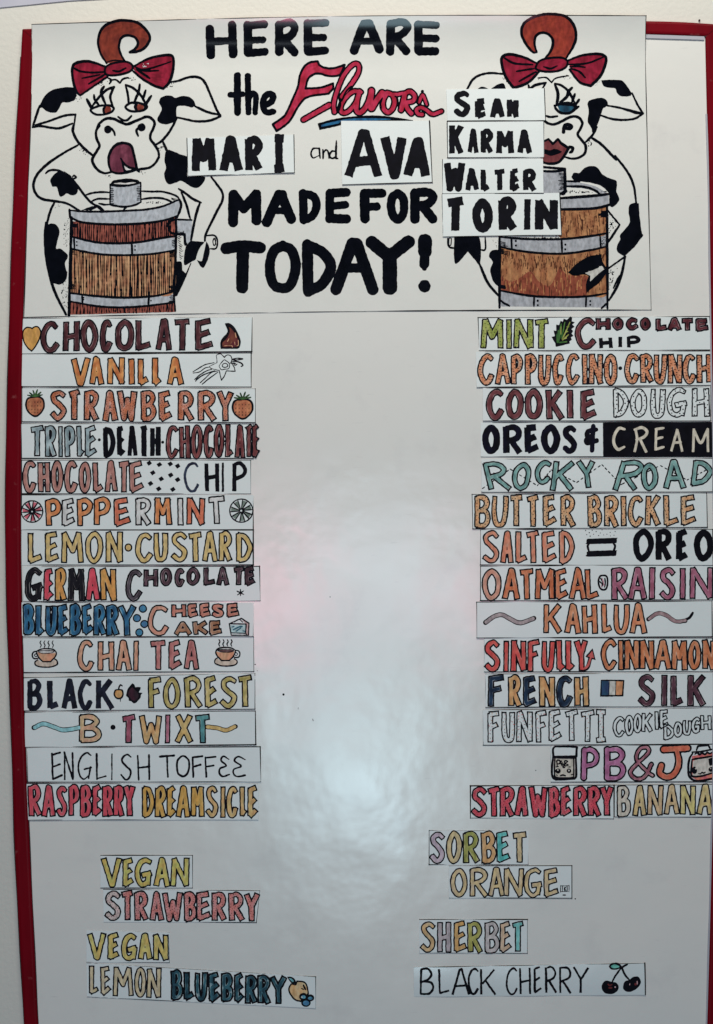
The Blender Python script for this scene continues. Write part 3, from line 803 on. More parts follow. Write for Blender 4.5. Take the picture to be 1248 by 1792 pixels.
drawing('forelock', cow, PO, (165, 30, 268, 115), PH, PW, [
  ((150, 58, 38), (112, 42, 32), [('F', V0, '560,330 525,280 513,220 530,160 570,125 640,108 720,120 770,165 782,205 755,250 715,270 678,273 | 705,255 720,225 702,195 662,186 632,203 621,250 635,295 652,322 | 560,330')]),
  (None, None, [('S', V0, 2.2, '556,330 525,280 513,220 530,160 570,125 640,108 720,120 770,165 782,205 755,250 715,270 678,273 | 705,255 720,225 702,195 662,186 632,203 621,250 635,295 652,322'), ('S', V0, 1.0, '560,322 600,315 640,318')])], step=.7)
drawing('bow', cow, PO, (120, 90, 312, 172), PH + .1, PW, [
  ((156, 18, 50), (122, 10, 36), [('F', V0, '550,348 470,322 410,325 380,345 378,400 395,470 418,497 | 560,400 | 550,348'), ('O', V0, '550,385 552,350 590,330 650,322 685,335 690,358 660,380 590,393'), ('F', V0, '695,345 770,308 850,290 890,290 903,310 900,370 880,430 850,462 | 800,445 740,410 695,362')]),
  ((214, 212, 206), None, [('R', V0, .9, 10, '738,330 770,322 775,345 742,350')]),
  (None, None, [('S', V0, 2.2, '550,348 470,322 410,325 380,345 378,400 395,470 418,497 | 560,400'), ('C', V0, 2.0, '550,385 552,350 590,330 650,322 685,335 690,358 660,380 590,393'), ('S', V0, 2.2, '690,350 770,308 850,290 890,290 903,310 900,370 880,430 850,462 | 800,445 740,410 695,372'),
   ('S', V0, 1.7, '385,355 420,372 480,378 548,375'), ('S', V0, 1.5, '428,408 520,390'), ('S', V0, 1.7, '462,437 548,388'), ('S', V0, 1.7, '588,368 620,372 655,355'),
   ('S', V0, 1.5, '705,350 740,362 790,355 890,322'), ('S', V0, 1.5, '710,360 760,370 825,368'), ('S', V0, 1.9, '715,365 780,408')])], step=.7)
t1 = '375,318 450,328 560,335 700,335 800,322 918,292'; t2 = '372,398 450,418 540,432 700,430 850,405 916,395'
t3 = '370,460 430,475 540,492 680,495 800,488 914,468'; t4 = '362,692 500,708 640,716 800,708 906,685'; t5 = '362,735 520,762 660,766 800,755 906,740'
drawing('churn', cow, PO, (115, 300, 345, 556), PH + .12, PW, [
  ((176, 182, 186), (170, 177, 182), [('F', V1, '365,262 440,268 560,268 700,262 760,258 850,240 935,210 | 942,240 922,295 | 850,315 740,330 620,335 500,332 420,322 368,300 | 365,262'),
     ('F', A3, '895,650 | 900,865 1050,885 1150,870 1225,830 | 1225,625 1050,655 895,650'),
     ('F', V1, t2 + ' | ' + ' '.join(t3.split()[::-1]) + ' | 372,398'), ('F', V1, t4 + ' | ' + ' '.join(t5.split()[::-1]) + ' | 362,692'),
     ('F', A6, '600,110 620,60 660,40 850,40 | 850,260 775,290 | 770,190 | 650,180 600,110')]),
  ((158, 86, 70), (128, 66, 56), [('F', V1, t1 + ' | ' + ' '.join(t2.split()[::-1]) + ' | 375,318'), ('F', V1, t5 + ' | 912,790 | 365,805 | 362,735')]),
  ((200, 156, 112), (176, 118, 84), [('F', V1, t3 + ' | ' + ' '.join(t4.split()[::-1]) + ' | 370,460')]),
  (None, None, [('G', V1, .85, 50, t1, t2, 1), ('G', V1, .9, 54, t3, t4, 1), ('G', V1, .85, 44, t5, '364,804 700,796 910,786', 1),
     ('S', V1, 1.7, '365,262 440,268 560,268 700,262 760,258 850,240 935,205'), ('S', V1, 1.9, '935,205 942,240 922,300'), ('S', V1, 1.9, '368,300 420,322 500,332 620,335 740,330 850,315 920,292'), ('S', V1, 1.9, '362,258 365,300'),
     ('S', V1, 1.8, t2), ('S', V1, 1.8, t3), ('S', V1, 1.8, t4), ('S', V1, 1.8, t5), ('S', V1, 2.6, '372,300 368,460 362,700 360,808'), ('S', V1, 2.0, '918,300 914,480 905,700 | 912,785'),
     ('S', V1, 1.3, '386,402 388,462'), ('S', V1, 1.8, '686,438 688,492'), ('S', V1, 1.6, '428,702 430,745'), ('S', V1, 1.8, '775,712 772,755'),
     ('D', V1, 1.5, '400,426 400,444 703,448 703,468 436,716 436,726 786,732'),
     ('F', A3, '892,640 930,600 1060,578 1180,590 1225,620 | 1150,640 1060,655 950,650 892,640'), ('S', A3, 1.7, '892,640 892,862 | 950,875 1050,886 1150,870 1228,835 | 1225,620'), ('S', A3, 1.6, '892,650 1000,660 1100,652 1225,625'),
     ('X', A3, .8, '905,680 905,860', (4, .2), 9), ('X', A3, .8, '1215,660 1215,820', (-5, .2), 9),
     ('S', A3, 1.5, '620,760 700,735 800,725 885,730'), ('S', A4, 1.5, '290,715 400,720 520,720 620,745 690,775 720,830'), ('S', A3, 1.5, '690,825 760,800 880,800'), ('S', A4, 1.6, '290,805 400,790 500,790 580,810 640,840'),
     ('S', A3, 1.2, '770,850 830,862 880,860'), ('R', A4, .8, 22, '310,830 550,825 560,850 310,852'), ('S', A3, 1.2, '1040,915 1075,890'), ('X', A4, .6, '620,790 690,800', (2, 4), 5),
     ('S', A4, 1.7, '690,1025 850,1030'), ('S', A6, 2.4, '600,120 590,80 620,40 660,25'), ('S', A6, 1.9, '598,110 620,170 690,185 770,188 | 775,292 790,292'), ('X', A6, .7, '660,180 765,180', (0, -4), 8),
     ('X', A5, .8, '470,70 470,110', (11, 1), 4), ('X', A5, .8, '465,350 465,410', (12, 2), 4), ('X', A5, .8, '455,730 455,790', (8, 0), 4), ('X', A6, .8, '665,350 665,430', (-12, 2), 5), ('X', A6, .8, '650,740 650,810', (-8, 2), 5), ('X', A6, .7, '665,240 665,330', (-6, 2), 5),
     ('X', A6, .7, '640,850 640,950', (-6, 1), 7)]),
  ((205, 205, 200), None, [('F', A3, '930,632 1000,622 1060,628 1120,618 1190,622 | 1100,640 980,640 930,632')])], step=.65)

# ---- cow with painted lips (right)
V5 = View(760, 0, .39103); V6 = View(760, 280, .39103)
B1 = View(800, 30, .16026); B2 = View(950, 80, .16026); B3 = View(950, 220, .16026); B4 = View(770, 380, .16026); B5 = View(950, 380, .16026)
cow = drawing('cow_drawing', POS, PO, (770, 100, 1138, 556), PH, PW, [
  ((125, 62, 62), (105, 45, 50), [('F', B3, '-40,190 15,170 | 60,145 | 110,200 | 165,145 | 210,200 290,245 | 240,320 170,400 70,415 -20,400')]),
  ((26, 84, 106), (20, 50, 70), [('F', B2, '160,660 250,640 350,655 320,710 250,730 190,715 160,660')]),
  (None, None, [
   ('S', V5, 2.0, '145,402 180,350 240,328 312,332'), ('F', V5, '190,400 215,388 245,400'), ('F', V5, '250,402 280,380 310,375 322,402'),
   ('S', V5, 1.1, '465,350 500,348 525,370 | 545,350 600,340'),
   ('S', B1, 2.2, '780,745 795,785 850,745 970,718 | 920,800'),
   ('S', B2, 2.4, '130,420 165,530 150,650'), ('S', B2, 2.0, '130,415 200,435 280,500 345,620'), ('S', B2, 2.4, '320,460 280,500 260,560 190,620'), ('S', B2, 2.2, '350,530 320,610'), ('S', B2, 2.2, '395,590 355,650'),
   ('F', B2, '125,650 200,620 300,615 395,665 | 350,665 280,660 200,655 140,665'), ('S', B2, 2.2, '125,655 150,700 200,735 280,738 340,705 390,665'), ('F', B2, '310,640 370,650 350,700 300,720 340,680'),
   ('S', B2, 1.9, '35,768 80,780 160,772'), ('S', B2, 2.2, '-20,810 20,825 60,850 120,860 200,830 300,780 380,780 430,840 410,910 380,970 430,1040 465,1090 460,1170 400,1220 320,1235 240,1215'),
   ('S', B2, 3.2, '225,945 235,880 270,862 312,880 300,905 262,905'),
   ('S', B3, 2.2, '-40,190 15,170 | 60,148 | 110,200 | 165,148 | 210,200 280,245 | 240,320 170,400 70,415 -20,395'), ('F', B3, '-30,270 30,260 80,270 130,255 210,285 150,315 90,330 30,312 -30,300'), ('S', B3, 2.4, '290,228 325,245 318,280 295,295'),
   ('F', B2, '635,378 800,375 880,395 970,520 | 950,550 860,555 810,520 790,470 720,460 660,440 635,378'), ('S', B2, 1.8, '975,520 1030,640 1095,742 | 1000,798 870,812 740,798 635,762'), ('F', B2, '700,645 850,670 1050,720 1095,742 | 1020,750 850,695 700,665'),
   ('F', B2, '485,640 510,600 620,570 690,590 710,640 680,675 655,690 620,800 580,900 540,950 530,900 490,830 500,720 485,640'),
   ('S', B2, 2.0, '590,890 540,980 465,1055'), ('S', B2, 2.2, '520,1000 640,1080 800,1248'), ('S', B3, 2.0, '790,330 920,500 990,650 1020,850'),
   ('F', B3, '310,560 340,515 400,515 450,465 520,440 590,455 650,530 720,570 800,600 810,650 805,720 835,800 810,850 760,890 725,870 | 725,740 | 640,660 500,620 350,600 310,560'),
   ('F', V6, '870,240 872,205 895,192 915,195 | 918,240 925,300 932,340 | 900,385 850,432 | 820,410 818,385 832,355 832,335 870,290 875,265 870,240'),
   ('S', V6, 2.0, '775,225 830,290 | 790,350 755,400 748,440 758,468 775,488 | 850,435'), ('S', B5, 1.8, '1060,230 1088,195'),
   ('S', B5, 2.2, '900,430 860,620 800,780 720,910'), ('S', B5, 1.1, '835,640 770,775'),
   ('S', V6, 1.5, '60,352 66,388 90,395'), ('C', V6, 1.0, '66,352 76,352 74,380 66,380'), ('S', V6, 1.6, '228,348 228,400 205,402'),
   ('F', V6, '90,342 198,342 205,465 180,445 150,410 | 100,465 88,430 90,342'), ('S', V6, 2.2, '200,460 240,550 292,612'),
   ('F', V6, '292,402 258,405 245,430 262,458 250,490 262,540 285,565 292,560'),
   ('R', B2, .75, 10, '485,1060 520,1030 555,1060 505,1125'), ('R', V5, .7, 8, '300,345 320,342 335,380 318,370'), ('R', V5, .7, 12, '575,345 605,330 615,355 585,362'), ('R', B2, .7, 10, '565,430 620,370 630,390 580,440'), ('R', V5, .6, 7, '450,358 480,345 485,358'),
   ('R', B3, .8, 34, '712,940 830,1075 712,1200'), ('R', B5, .8, 34, '712,600 800,520 860,470 720,800'), ('R', B4, .8, 9, '570,240 630,240 620,330 590,330')])], step=.7, label='cow with painted lips, partly hidden by the name cards')
drawing('forelock', cow, PO, (905, 20, 1012, 112), PH, PW, [
  ((165, 58, 38), (138, 45, 35), [('F', V5, '445,234 410,200 388,150 400,105 450,75 510,65 580,75 620,115 632,165 620,210 600,245 585,262 | 495,265 520,230 530,190 515,160 485,148 455,160 447,195 458,236 | 445,234')]),
  (None, None, [('S', V5, 2.2, '458,236 440,234 410,200 388,150 400,105 450,75 510,65 580,75 620,115 632,165 620,210 600,245 590,262'), ('S', V5, 2.2, '492,268 520,230 530,190 515,160 485,148 455,160 447,195 458,236')])], step=.7)
drawing('bow', cow, PO, (870, 85, 1070, 160), PH + .1, PW, [
  ((154, 16, 50), (122, 10, 36), [('F', V5, '455,282 400,258 340,245 305,255 302,290 320,345 355,395 | 420,370 470,318 | 455,282'), ('O', V5, '455,300 470,275 510,262 570,260 595,275 590,300 555,318 500,322 460,312'), ('F', V5, '598,272 660,250 730,243 765,255 765,290 740,345 700,385 | 650,368 610,315 | 598,272')]),
  (None, None, [('S', V5, 2.3, '458,284 400,258 340,245 305,255 302,290 320,345 355,395 | 420,370 470,320'), ('C', V5, 2.0, '455,300 470,275 510,262 570,260 595,275 590,300 555,318 500,322 460,312'), ('S', V5, 2.3, '598,272 660,250 730,243 765,255 765,290 740,345 700,385 | 650,368 605,312'),
   ('S', V5, 1.8, '315,262 360,285 440,290'), ('S', V5, 1.7, '368,320 445,308'), ('S', V5, 1.7, '380,365 455,322'), ('S', V5, 1.6, '490,300 520,308 550,296'), ('S', V5, 1.6, '600,290 680,285 755,258'), ('S', V5, 1.4, '605,300 640,298 675,302'), ('S', V5, 1.6, '612,308 650,322 675,348')])], step=.7)
u1 = '440,228 570,225 700,222 772,208'; u2 = '292,345 420,354 570,354 690,342 772,328'; u3 = '292,390 420,412 570,420 690,405 770,388'
u4 = '292,584 430,608 570,614 690,610 775,596'
drawing('churn', cow, PO, (868, 285, 1070, 545), PH + .12, PW, [
  ((156, 160, 164), (164, 168, 171), [('F', B3, '100,805 400,790 720,755 | 720,850 | 600,890 400,905 100,905'), ('F', B3, '-40,520 215,500 | 240,700 190,735 -40,740'), ('F', B3, '260,620 400,625 550,655 650,705 715,745 | 620,750 560,700 440,665 265,655'),
     ('F', V6, u2 + ' | ' + ' '.join(u3.split()[::-1]) + ' | 292,345'), ('F', V6, u4 + ' | 775,660 | 295,655 | 292,584')]),
  ((180, 128, 82), (146, 92, 58), [('F', V6, u1 + ' | ' + ' '.join(u2.split()[2:][::-1]) + ' | 440,228'), ('F', V6, u3 + ' | ' + ' '.join(u4.split()[::-1]) + ' | 292,390')]),
  ((146, 76, 52), (130, 62, 44), [('F', V6, '300,520 340,545 380,530 430,500 470,545 520,560 560,480 | 600,515 690,525 680,612 | 570,612 430,606 300,582')]),
  ((186, 130, 80), (165, 105, 62), [('G', V6, .9, 42, '310,500 560,490 700,480', '310,590 560,608 700,600', .5)]),
  ((70, 36, 24), (90, 50, 30), [('G', V6, .6, 120, '294,395 430,420 570,424 690,410 775,392', '294,470 430,500 570,500 775,470', .5), ('G', V6, .6, 60, '296,480 430,490 570,495 775,480', u4, .4), ('G', V6, .6, 85, u1, '440,350 700,340 772,328', .45)]),
  (None, None, [('F', B5, '275,605 370,510 500,430 640,405 | 650,480 700,560 | 700,600 620,710 520,790 475,835 | 470,740 500,640 | 450,625 | 340,640 275,605'),
     ('S', V6, 1.8, u2), ('S', V6, 1.8, u3), ('S', V6, 1.8, u4), ('S', V6, 2.4, '292,340 292,660'), ('S', V6, 2.2, '773,210 774,400 775,664'), ('S', V6, 1.5, '345,350 347,400'), ('S', V6, 1.8, '570,358 572,415'), ('S', V6, 1.4, '742,342 745,395'), ('S', V6, 1.3, '447,612 446,655'), ('S', V6, 1.3, '680,612 678,656'),
     ('D', V6, 1.9, '365,363 365,383 586,379 586,400 463,630 463,650 698,632 698,648'),
     ('S', B3, 2.4, '-20,450 240,472 | 240,715 190,745'), ('S', B3, 1.9, '-20,495 100,500 230,490'), ('X', B3, .7, '225,510 225,700', (-8, .5), 12), ('F', B3, '235,690 265,700 262,730 190,745'),
     ('S', B3, 1.6, '255,605 400,612'), ('S', B3, 1.9, '260,662 440,668 560,702 630,755'), ('S', B3, 2.2, '150,795 400,778 600,762 722,745'), ('S', B3, 2.2, '100,915 400,912 600,898 722,865'), ('R', B3, .8, 26, '275,712 500,705 545,732 275,735'), ('R', B3, .7, 6, '640,720 690,715 700,735'),
     ('X', B3, .9, '690,930 690,1000', (-13, .5), 8), ('X', B4, .9, '655,260 655,400', (12, 3), 9), ('X', B4, .9, '660,740 660,780', (9, 1), 4), ('R', V6, .7, 20, '750,345 768,340 768,385 750,390'), ('S', B4, 1.3, '665,910 700,940 760,970'), ('S', B5, 1.3, '700,940 640,995'), ('R', V6, .8, 22, '400,345 560,346 560,350 470,352')]),
  ((200, 200, 190), (180, 180, 170), [('F', B5, '500,590 | 630,535 672,570 | 600,625 515,705 | 520,640 | 460,612 500,600')]),
  (None, None, [('S', B5, .9, '510,585 610,545')])], step=.6)

# ---- name cards on the poster
def flat(U, V): return 0 * U
def lift(k, q):
    """a corner or edge that stands off a little"""
    (x0, y0), (x1, _), (_, y1) = q[0], q[1], q[2]
    a, b2, c, d = [rnd.uniform(0, 1) * k for _ in range(4)]; e = rnd.uniform(-.4, .4) * k
    def f(U, V):
        s = np.clip((U - x0) / (x1 - x0), 0, 1); t = np.clip((V - y0) / (y1 - y0), 0, 1)
        return a * (1 - s) ** 3 * (1 - t) + b2 * s ** 3 * (1 - t) + c * s ** 3 * t + d * (1 - s) ** 3 * t + abs(e) * np.sin(np.pi * s) ** 2
    return f
NG = 'hand lettered name cards stuck on the poster'
def name_card(text, quad, words, base, label, border):
    R, o, h, w = paper('name_card', label, 'name card', quad, base, .3, M_STRIP, NG, lift(1.1, quad), 16, 4, None, border)
    for v, txt, ed, y, wd in words:
        word('lettering', R, o, v, txt, ed, y, dict(c=None, solid=True, w=wd * 1.05, wob=.4, fat=1.12), h, w)
name_card('MARI', ((327, 242), (515, 236), (516, 303), (329, 309)), [(V3, 'MARi', [-12, 97, 108, 212, 218, 304, 335, 408], (598, 762, 590, 752), 6.7)], 1.3, 'name card reading MARI in black capitals, left of the word and', dict(b=.5, l=.4, r=.5))
name_card('AVA', ((597, 212), (752, 212), (757, 320), (599, 324)), [(V3, 'AVA', [650, 826, 815, 930, 912, 1036], (552, 788, 612, 782), 7.6)], 1.3, 'name card reading AVA in black capitals, right of the word and', dict(b=.7, r=.6))
name_card('SEAN', ((781, 157), (953, 155), (955, 212), (783, 213)), [(V5, 'S', [84, 166], (404, 528), 4.9), (V5, 'EAN', [180, 242, 244, 320, 322, 380], (440, 535), 4.8)], 1.3, 'name card reading SEAN, topmost of the four stacked name cards', dict(b=.6, r=.5))
name_card('KARMA', ((782, 214), (952, 213), (952, 276), (783, 277)), [(V5, 'K', [62, 136], (556, 697), 5.0), (V5, 'ARMA', [146, 202, 204, 268, 274, 358, 368, 440], (578, 694), 4.6)], 1.42, 'name card reading KARMA, directly under the SEAN card', dict(b=.6, r=.6, l=.3))
name_card('WALTER', ((774, 279), (950, 278), (951, 339), (774, 340)), [(V6, 'W', [38, 142], (4, 142), 5.6), (V6, 'ALTER', [134, 202, 204, 254, 257, 326, 335, 390, 392, 460], (36, 146), 4.6)], 1.34, 'name card reading WALTER, between the KARMA and TORIN cards', dict(b=.6, l=.4))
name_card('TORIN', ((773, 340), (980, 338), (983, 412), (775, 415)), [(V6, 'TORIN', [42, 146, 167, 263, 283, 372, 394, 438, 448, 556], (168, 330, 166, 322), 7.0)], 1.5, 'name card reading TORIN, lowest and widest of the four stacked name cards', dict(b=.6, r=.7, l=.5))

# ------------------------------------------------------------------ flavour cards
DESAT = .2
L1 = View(20, 545, .3686); L2 = View(20, 730, .3686); L3 = View(20, 915, .3686); L4 = View(20, 1100, .3686); L5 = View(20, 1290, .3686)
L6 = View(120, 1480, .3846); L7 = View(680, 1430, .4551)
R1 = View(808, 545, .35256); R2 = View(808, 730, .35256); R3 = View(808, 915, .35256); R4 = View(808, 1100, .35256); R5 = View(808, 1290, .35256)
FG = 'hand lettered ice cream flavour cards on the board'
state = {'i': 0}
def strip(v, quad, words, label, border=None, base=None, extras=(), k=1.4, matl=None, warp=None, nx=24):
    q = [v(*p) for p in quad]
    if base is None: base = 0.12 + 0.13 * (state['i'] % 3)
    state['i'] += 1
    border = border or dict(t=.35, b=.55, r=.45, l=.3)
    R, o, h, w = paper('flavour_card', label, 'flavour card', q, base, .3, matl, FG, warp or lift(k, q), nx, 4, None, border)
    vv = v
    for wd in words:
        v = vv if len(wd) < 6 else wd[5]
        word('lettering', R, o, v, wd[0], wd[1], wd[2], wd[3], h, w, wd[4] if len(wd) > 4 else None)
    for e in extras:
        name, view, box, layers = e[:4]
        (x0, y0), (x1, y1) = view(box[0], box[1]), view(box[2], box[3])
        dd = drawing(name, R, o, (x0 - 5, y0 - 5, x1 + 5, y1 + 5), h, w, layers, step=.6, wob=.16)
        if name == 'ink_dots': dd['kind'] = 'stuff'
    return R
def quad(x0, y0, x1, y1, dl=0, dr=0): return [(x0, y0), (x1, y0 + dr), (x1, y1 + dl), (x0, y1)]
BROWN = dict(c=(96, 48, 54), c2=(70, 34, 40), w=3.1, ol=1.3)
V8 = View(30, 550, .08013); V9 = View(330, 550, .09615)
strip(L1, [(55, 33), (1145, 28), (1143, 192), (52, 203)], [('CHOCOLATE', [138, 228, 245, 326, 328, 412, 420, 480, 492, 582, 588, 665, 685, 765, 770, 852, 872, 962], (44, 198, 34, 188), BROWN)],
  'card reading CHOCOLATE in dark brown with a gold heart, topmost of the left column', extras=[
  ('heart_drawing', V8, (120, 260, 540, 830), [(None, None, [('F', V8, '320,810 230,730 150,600 125,440 150,340 220,285 290,290 335,310 | 370,280 430,265 490,300 525,400 490,550 400,720 320,810', .9)]),
     ((205, 150, 45), (225, 165, 70), [('F', V8, '320,810 230,730 150,600 125,440 150,340 220,285 290,290 335,310 | 370,280 430,265 490,300 525,400 490,550 400,720 320,810', -1.6)])]),
  ('chocolate_drop_drawing', V9, (570, 160, 950, 640), [(None, None, [('F', V9, '665,170 740,165 830,230 910,370 950,500 930,600 890,630 | 590,630 | 580,530 610,450 690,360 715,300 665,170', .3)]),
     ((92, 30, 42), (120, 60, 40), [('F', V9, '730,220 810,290 880,400 920,520 890,600 | 620,600 | 620,520 700,430 750,320 730,220', -.3)]), ((225, 170, 120), None, [('S', V9, .45, '850,340 870,430'), ('S', V9, .4, '740,440 710,500'), ('S', V9, .35, '790,480 770,540'), ('S', V9, .35, '905,470 910,560 880,575'), ('S', V9, .4, '650,575 780,570 800,600'), ('S', V9, .3, '840,500 850,570')])])])
ORN = dict(c=(222, 150, 62), c2=(190, 98, 32), w=3.3, ol=1.15)
strip(L1, quad(50, 204, 1140, 358, 2, -8), [('VANILLA', [283, 375, 370, 442, 455, 540, 553, 590, 600, 655, 668, 715, 737, 818], (216, 352), ORN)],
  'card reading VANILLA in orange beside an outlined vanilla blossom', extras=[
  ('vanilla_flower_drawing', V9, (70, 700, 1010, 1290), [(None, None, [('S', V9, .62, '520,880 515,800 510,745 580,720 620,750 655,785 | 680,755 720,740 770,760 790,820 775,880 | 830,960 850,1040 | 690,1030 | 650,1130 600,1200 | 580,1120 560,1020 | 420,990 380,950 | 520,880'),
    ('C', V9, .7, '560,940 600,880 650,830 690,850 730,880 750,930 730,990 660,1000 600,1010 570,970'), ('C', V9, .75, '615,930 650,895 700,905 715,940 680,965 630,960'),
    ('S', V9, .7, '80,1050 160,1000 300,920 470,880'), ('S', V9, .7, '85,1070 200,1050 300,980 380,960'), ('S', V9, .75, '110,1190 200,1110 330,1030 420,1005'), ('S', V9, .8, '130,1220 150,1190 260,1110 440,1040 480,1025'), ('S', V9, .7, '210,1250 300,1170 420,1060 540,1030'), ('S', V9, .7, '250,1275 350,1190 540,1050'),
    ('S', V9, .7, '790,815 900,800 990,812 900,830 800,830'), ('S', V9, .9, '790,855 880,860 960,890 990,930 960,950'), ('S', V9, .7, '760,890 830,890 870,910'), ('S', V9, .6, '820,900 850,930 890,905')])])])
def berry(v, cx, cy, rx, ry, leaf):
    b = ' '.join('%g,%g' % (cx + rx * x, cy + ry * y) for x, y in ((-.2, -.9), (-.8, -.75), (-1, -.1), (-.75, .55), (-.1, 1), (.45, .85), (.95, .2), (.95, -.55), (.5, -.92)))
    l = [('S', v, 1.1, '%g,%g %g,%g' % (cx, cy - ry * .85, cx + rx * a, cy - ry * 1.0 - c)) for a, c in leaf]
    return [(None, None, [('O', v, b, .5)] + l),
            ((196, 122, 72), (160, 84, 50), [('O', v, ' '.join('%g,%g' % (cx + rx * .82 * x, cy + ry * .82 * y) for x, y in ((-.2, -.9), (-.8, -.75), (-1, -.1), (-.75, .55), (-.1, 1), (.45, .85), (.95, .2), (.95, -.55), (.5, -.92))))]),
            ((60, 105, 50), (40, 80, 45), [('S', v, .6, '%g,%g %g,%g' % (cx, cy - ry * .85, cx + rx * a, cy - ry * 1.0 - c)) for a, c in leaf]),
            (None, None, [('S', v, .35, '%g,%g %g,%g' % (cx + rx * x, cy + ry * y, cx + rx * x - 1, cy + ry * y + 7)) for x in (-.6, -.3, 0, .3, .6) for y in (-.45, -.1, .25, .5) if abs(x) + y < .95])]
LF = [(-.55, 12), (-.2, 22), (.25, 26), (.6, 14), (-.75, 0), (.75, 2)]
STRW = dict(c=(190, 122, 98), c2=(186, 98, 50), w=3.3, ol=1.3, dots=('dot', .62, 3.4, None))
strip(L1, quad(52, 362, 1160, 525, 4, 4), [('STRAWBERRY', [183, 266, 268, 330, 345, 418, 432, 505, 505, 600, 615, 690, 700, 765, 790, 870, 885, 972, 975, 1057], (374, 522), STRW)],
  'card reading STRAWBERRY in speckled orange pink between two strawberries, left column', extras=[
  ('strawberry_drawing', L1, (60, 360, 165, 512), berry(L1, 113, 450, 47, 52, LF)), ('strawberry_drawing', L1, (1040, 365, 1155, 520), berry(L1, 1098, 462, 52, 52, LF))])
TR = dict(w=2.6, ol=1.2)
strip(L2, quad(48, 30, 1150, 197, 0, 2), [
  ('TRIPLE', [88, 158, 160, 215, 222, 246, 252, 305, 310, 346, 350, 408], (40, 192), dict(TR, c=(150, 176, 182), c2=(110, 135, 145)), 'word TRIPLE in pale grey blue'),
  ('DEATH', [432, 498, 498, 545, 547, 602, 604, 656, 656, 713], (40, 194), dict(c=None, solid=True, w=4.4, fat=1.4), 'word DEATH in solid black'),
  ('CHOCOLATE', [733, 795, 797, 850, 853, 910, 912, 962, 960, 1012, 1015, 1056, 1060, 1112, 1108, 1148, 1142, 1178], (36, 196), dict(TR, w=2.3, c=(128, 62, 62), c2=(95, 42, 45)), 'word CHOCOLATE in reddish brown')],
  'card reading TRIPLE DEATH CHOCOLATE in grey, black and red brown',
  extras=[('ink_dots', L2, (410, 95, 730, 130), [(None, None, [('D', L2, 2.6, '418,108 719,119')])])])
dm = '655,218 703,225 755,222 790,232 672,264 757,275 712,293 790,297 661,315 700,340 767,343'
strip(L2, quad(48, 203, 1138, 365, 0, 1), [
  ('CHOCOLATE', [52, 120, 125, 186, 188, 248, 250, 315, 318, 380, 385, 438, 442, 506, 505, 565, 560, 632], (208, 362, 208, 360), dict(c=(176, 124, 114), c2=(160, 105, 96), w=2.9, ol=1.2), 'word CHOCOLATE in dusty pink brown'),
  ('C', [815, 898], (212, 360), dict(c=(52, 66, 92), c2=(25, 30, 50), solid=True, w=2.6, step=.6)), ('HIP', [915, 990, 994, 1014, 1045, 1122], (208, 358), dict(c=None, solid=True, w=3.5))],
  'card reading CHOCOLATE CHIP with scattered black chips between the words', extras=[
  ('chip_drawing', L2, (630, 195, 815, 360), [(None, None, [('F', L2, ' | '.join('%g,%g' % (x + a, y + b2) for a, b2 in ((-14, -2), (3, -13), (14, 2), (-3, 13), (-14, -2)))) for x, y in [tuple(map(float, t.split(','))) for t in dm.split()]])])])
VP = View(30, 860, .08013)
def candy(v, cx, cy, r, c1, c2):
    sp = [('S', v, .8, '%g,%g %g,%g' % (cx + r * .12 * math.cos(a), cy + r * .12 * math.sin(a), cx + r * .95 * math.cos(a + .15), cy + r * .95 * math.sin(a + .15))) for a in np.arange(14) * 2 * math.pi / 14 + .2]
    we = [('F', v, ' | '.join('%g,%g' % (cx + q * math.cos(a + d), cy + q * math.sin(a + d)) for q, d in ((r * .1, 0), (r * .9, -.2), (r * .9, .2), (r * .1, 0)))) for a in np.arange(7) * 2 * math.pi / 7 + .55]
    return [(c1, None, we), (None, None, sp + [('C', v, 1.15, ' '.join('%g,%g' % (cx + r * math.cos(a), cy + r * math.sin(a)) for a in np.linspace(0, 2 * math.pi, 11)[:-1]))])]
PO_, PW_, PRD = (226, 146, 78), (196, 202, 204), (214, 110, 70)
strip(L2, quad(48, 368, 1150, 536, 0, 2), [('PEPPERMINT', [163, 238, 240, 305, 310, 388, 393, 472, 485, 568, 590, 665, 678, 762, 786, 820, 832, 920, 930, 1017], (386, 520, 376, 514),
   dict(c=[PO_, PW_, PO_, PO_, PRD, PW_, PO_, PW_, PRD, PW_], c2=[(205, 118, 48), PW_, (214, 128, 60), (205, 118, 48), (196, 90, 60), PW_, (205, 118, 40), PW_, (200, 100, 60), PW_], w=3.0, ol=1.25))],
  'card reading PEPPERMINT in orange and white between two striped candies', extras=[
  ('candy_drawing', L2, (45, 395, 152, 502), candy(L2, 99, 448, 51, (214, 96, 118), None)), ('candy_drawing', L2, (1035, 385, 1152, 502), candy(L2, 1092, 444, 55, (110, 130, 122), None))])
LEM = dict(c=(208, 184, 116), c2=(192, 166, 90), w=3.0, ol=1.2)
strip(L3, quad(50, 35, 1150, 201, 0, -2), [('LEMON', [76, 152, 160, 228, 238, 342, 350, 438, 448, 530], (44, 194, 38, 192), LEM), ('CUSTARD', [588, 672, 674, 747, 757, 840, 838, 908, 905, 982, 985, 1050, 1068, 1147], (42, 188), LEM)],
  'card reading LEMON CUSTARD in pale yellow letters',
  extras=[('ink_dots', L3, (530, 95, 580, 140), [(None, None, [('E', L3, 556, 117, 19, 20)]), ((208, 176, 100), None, [('E', L3, 556, 117, 12, 13)])])])
GB, GR, GY = (24, 24, 32), (232, 66, 92), (228, 168, 66)
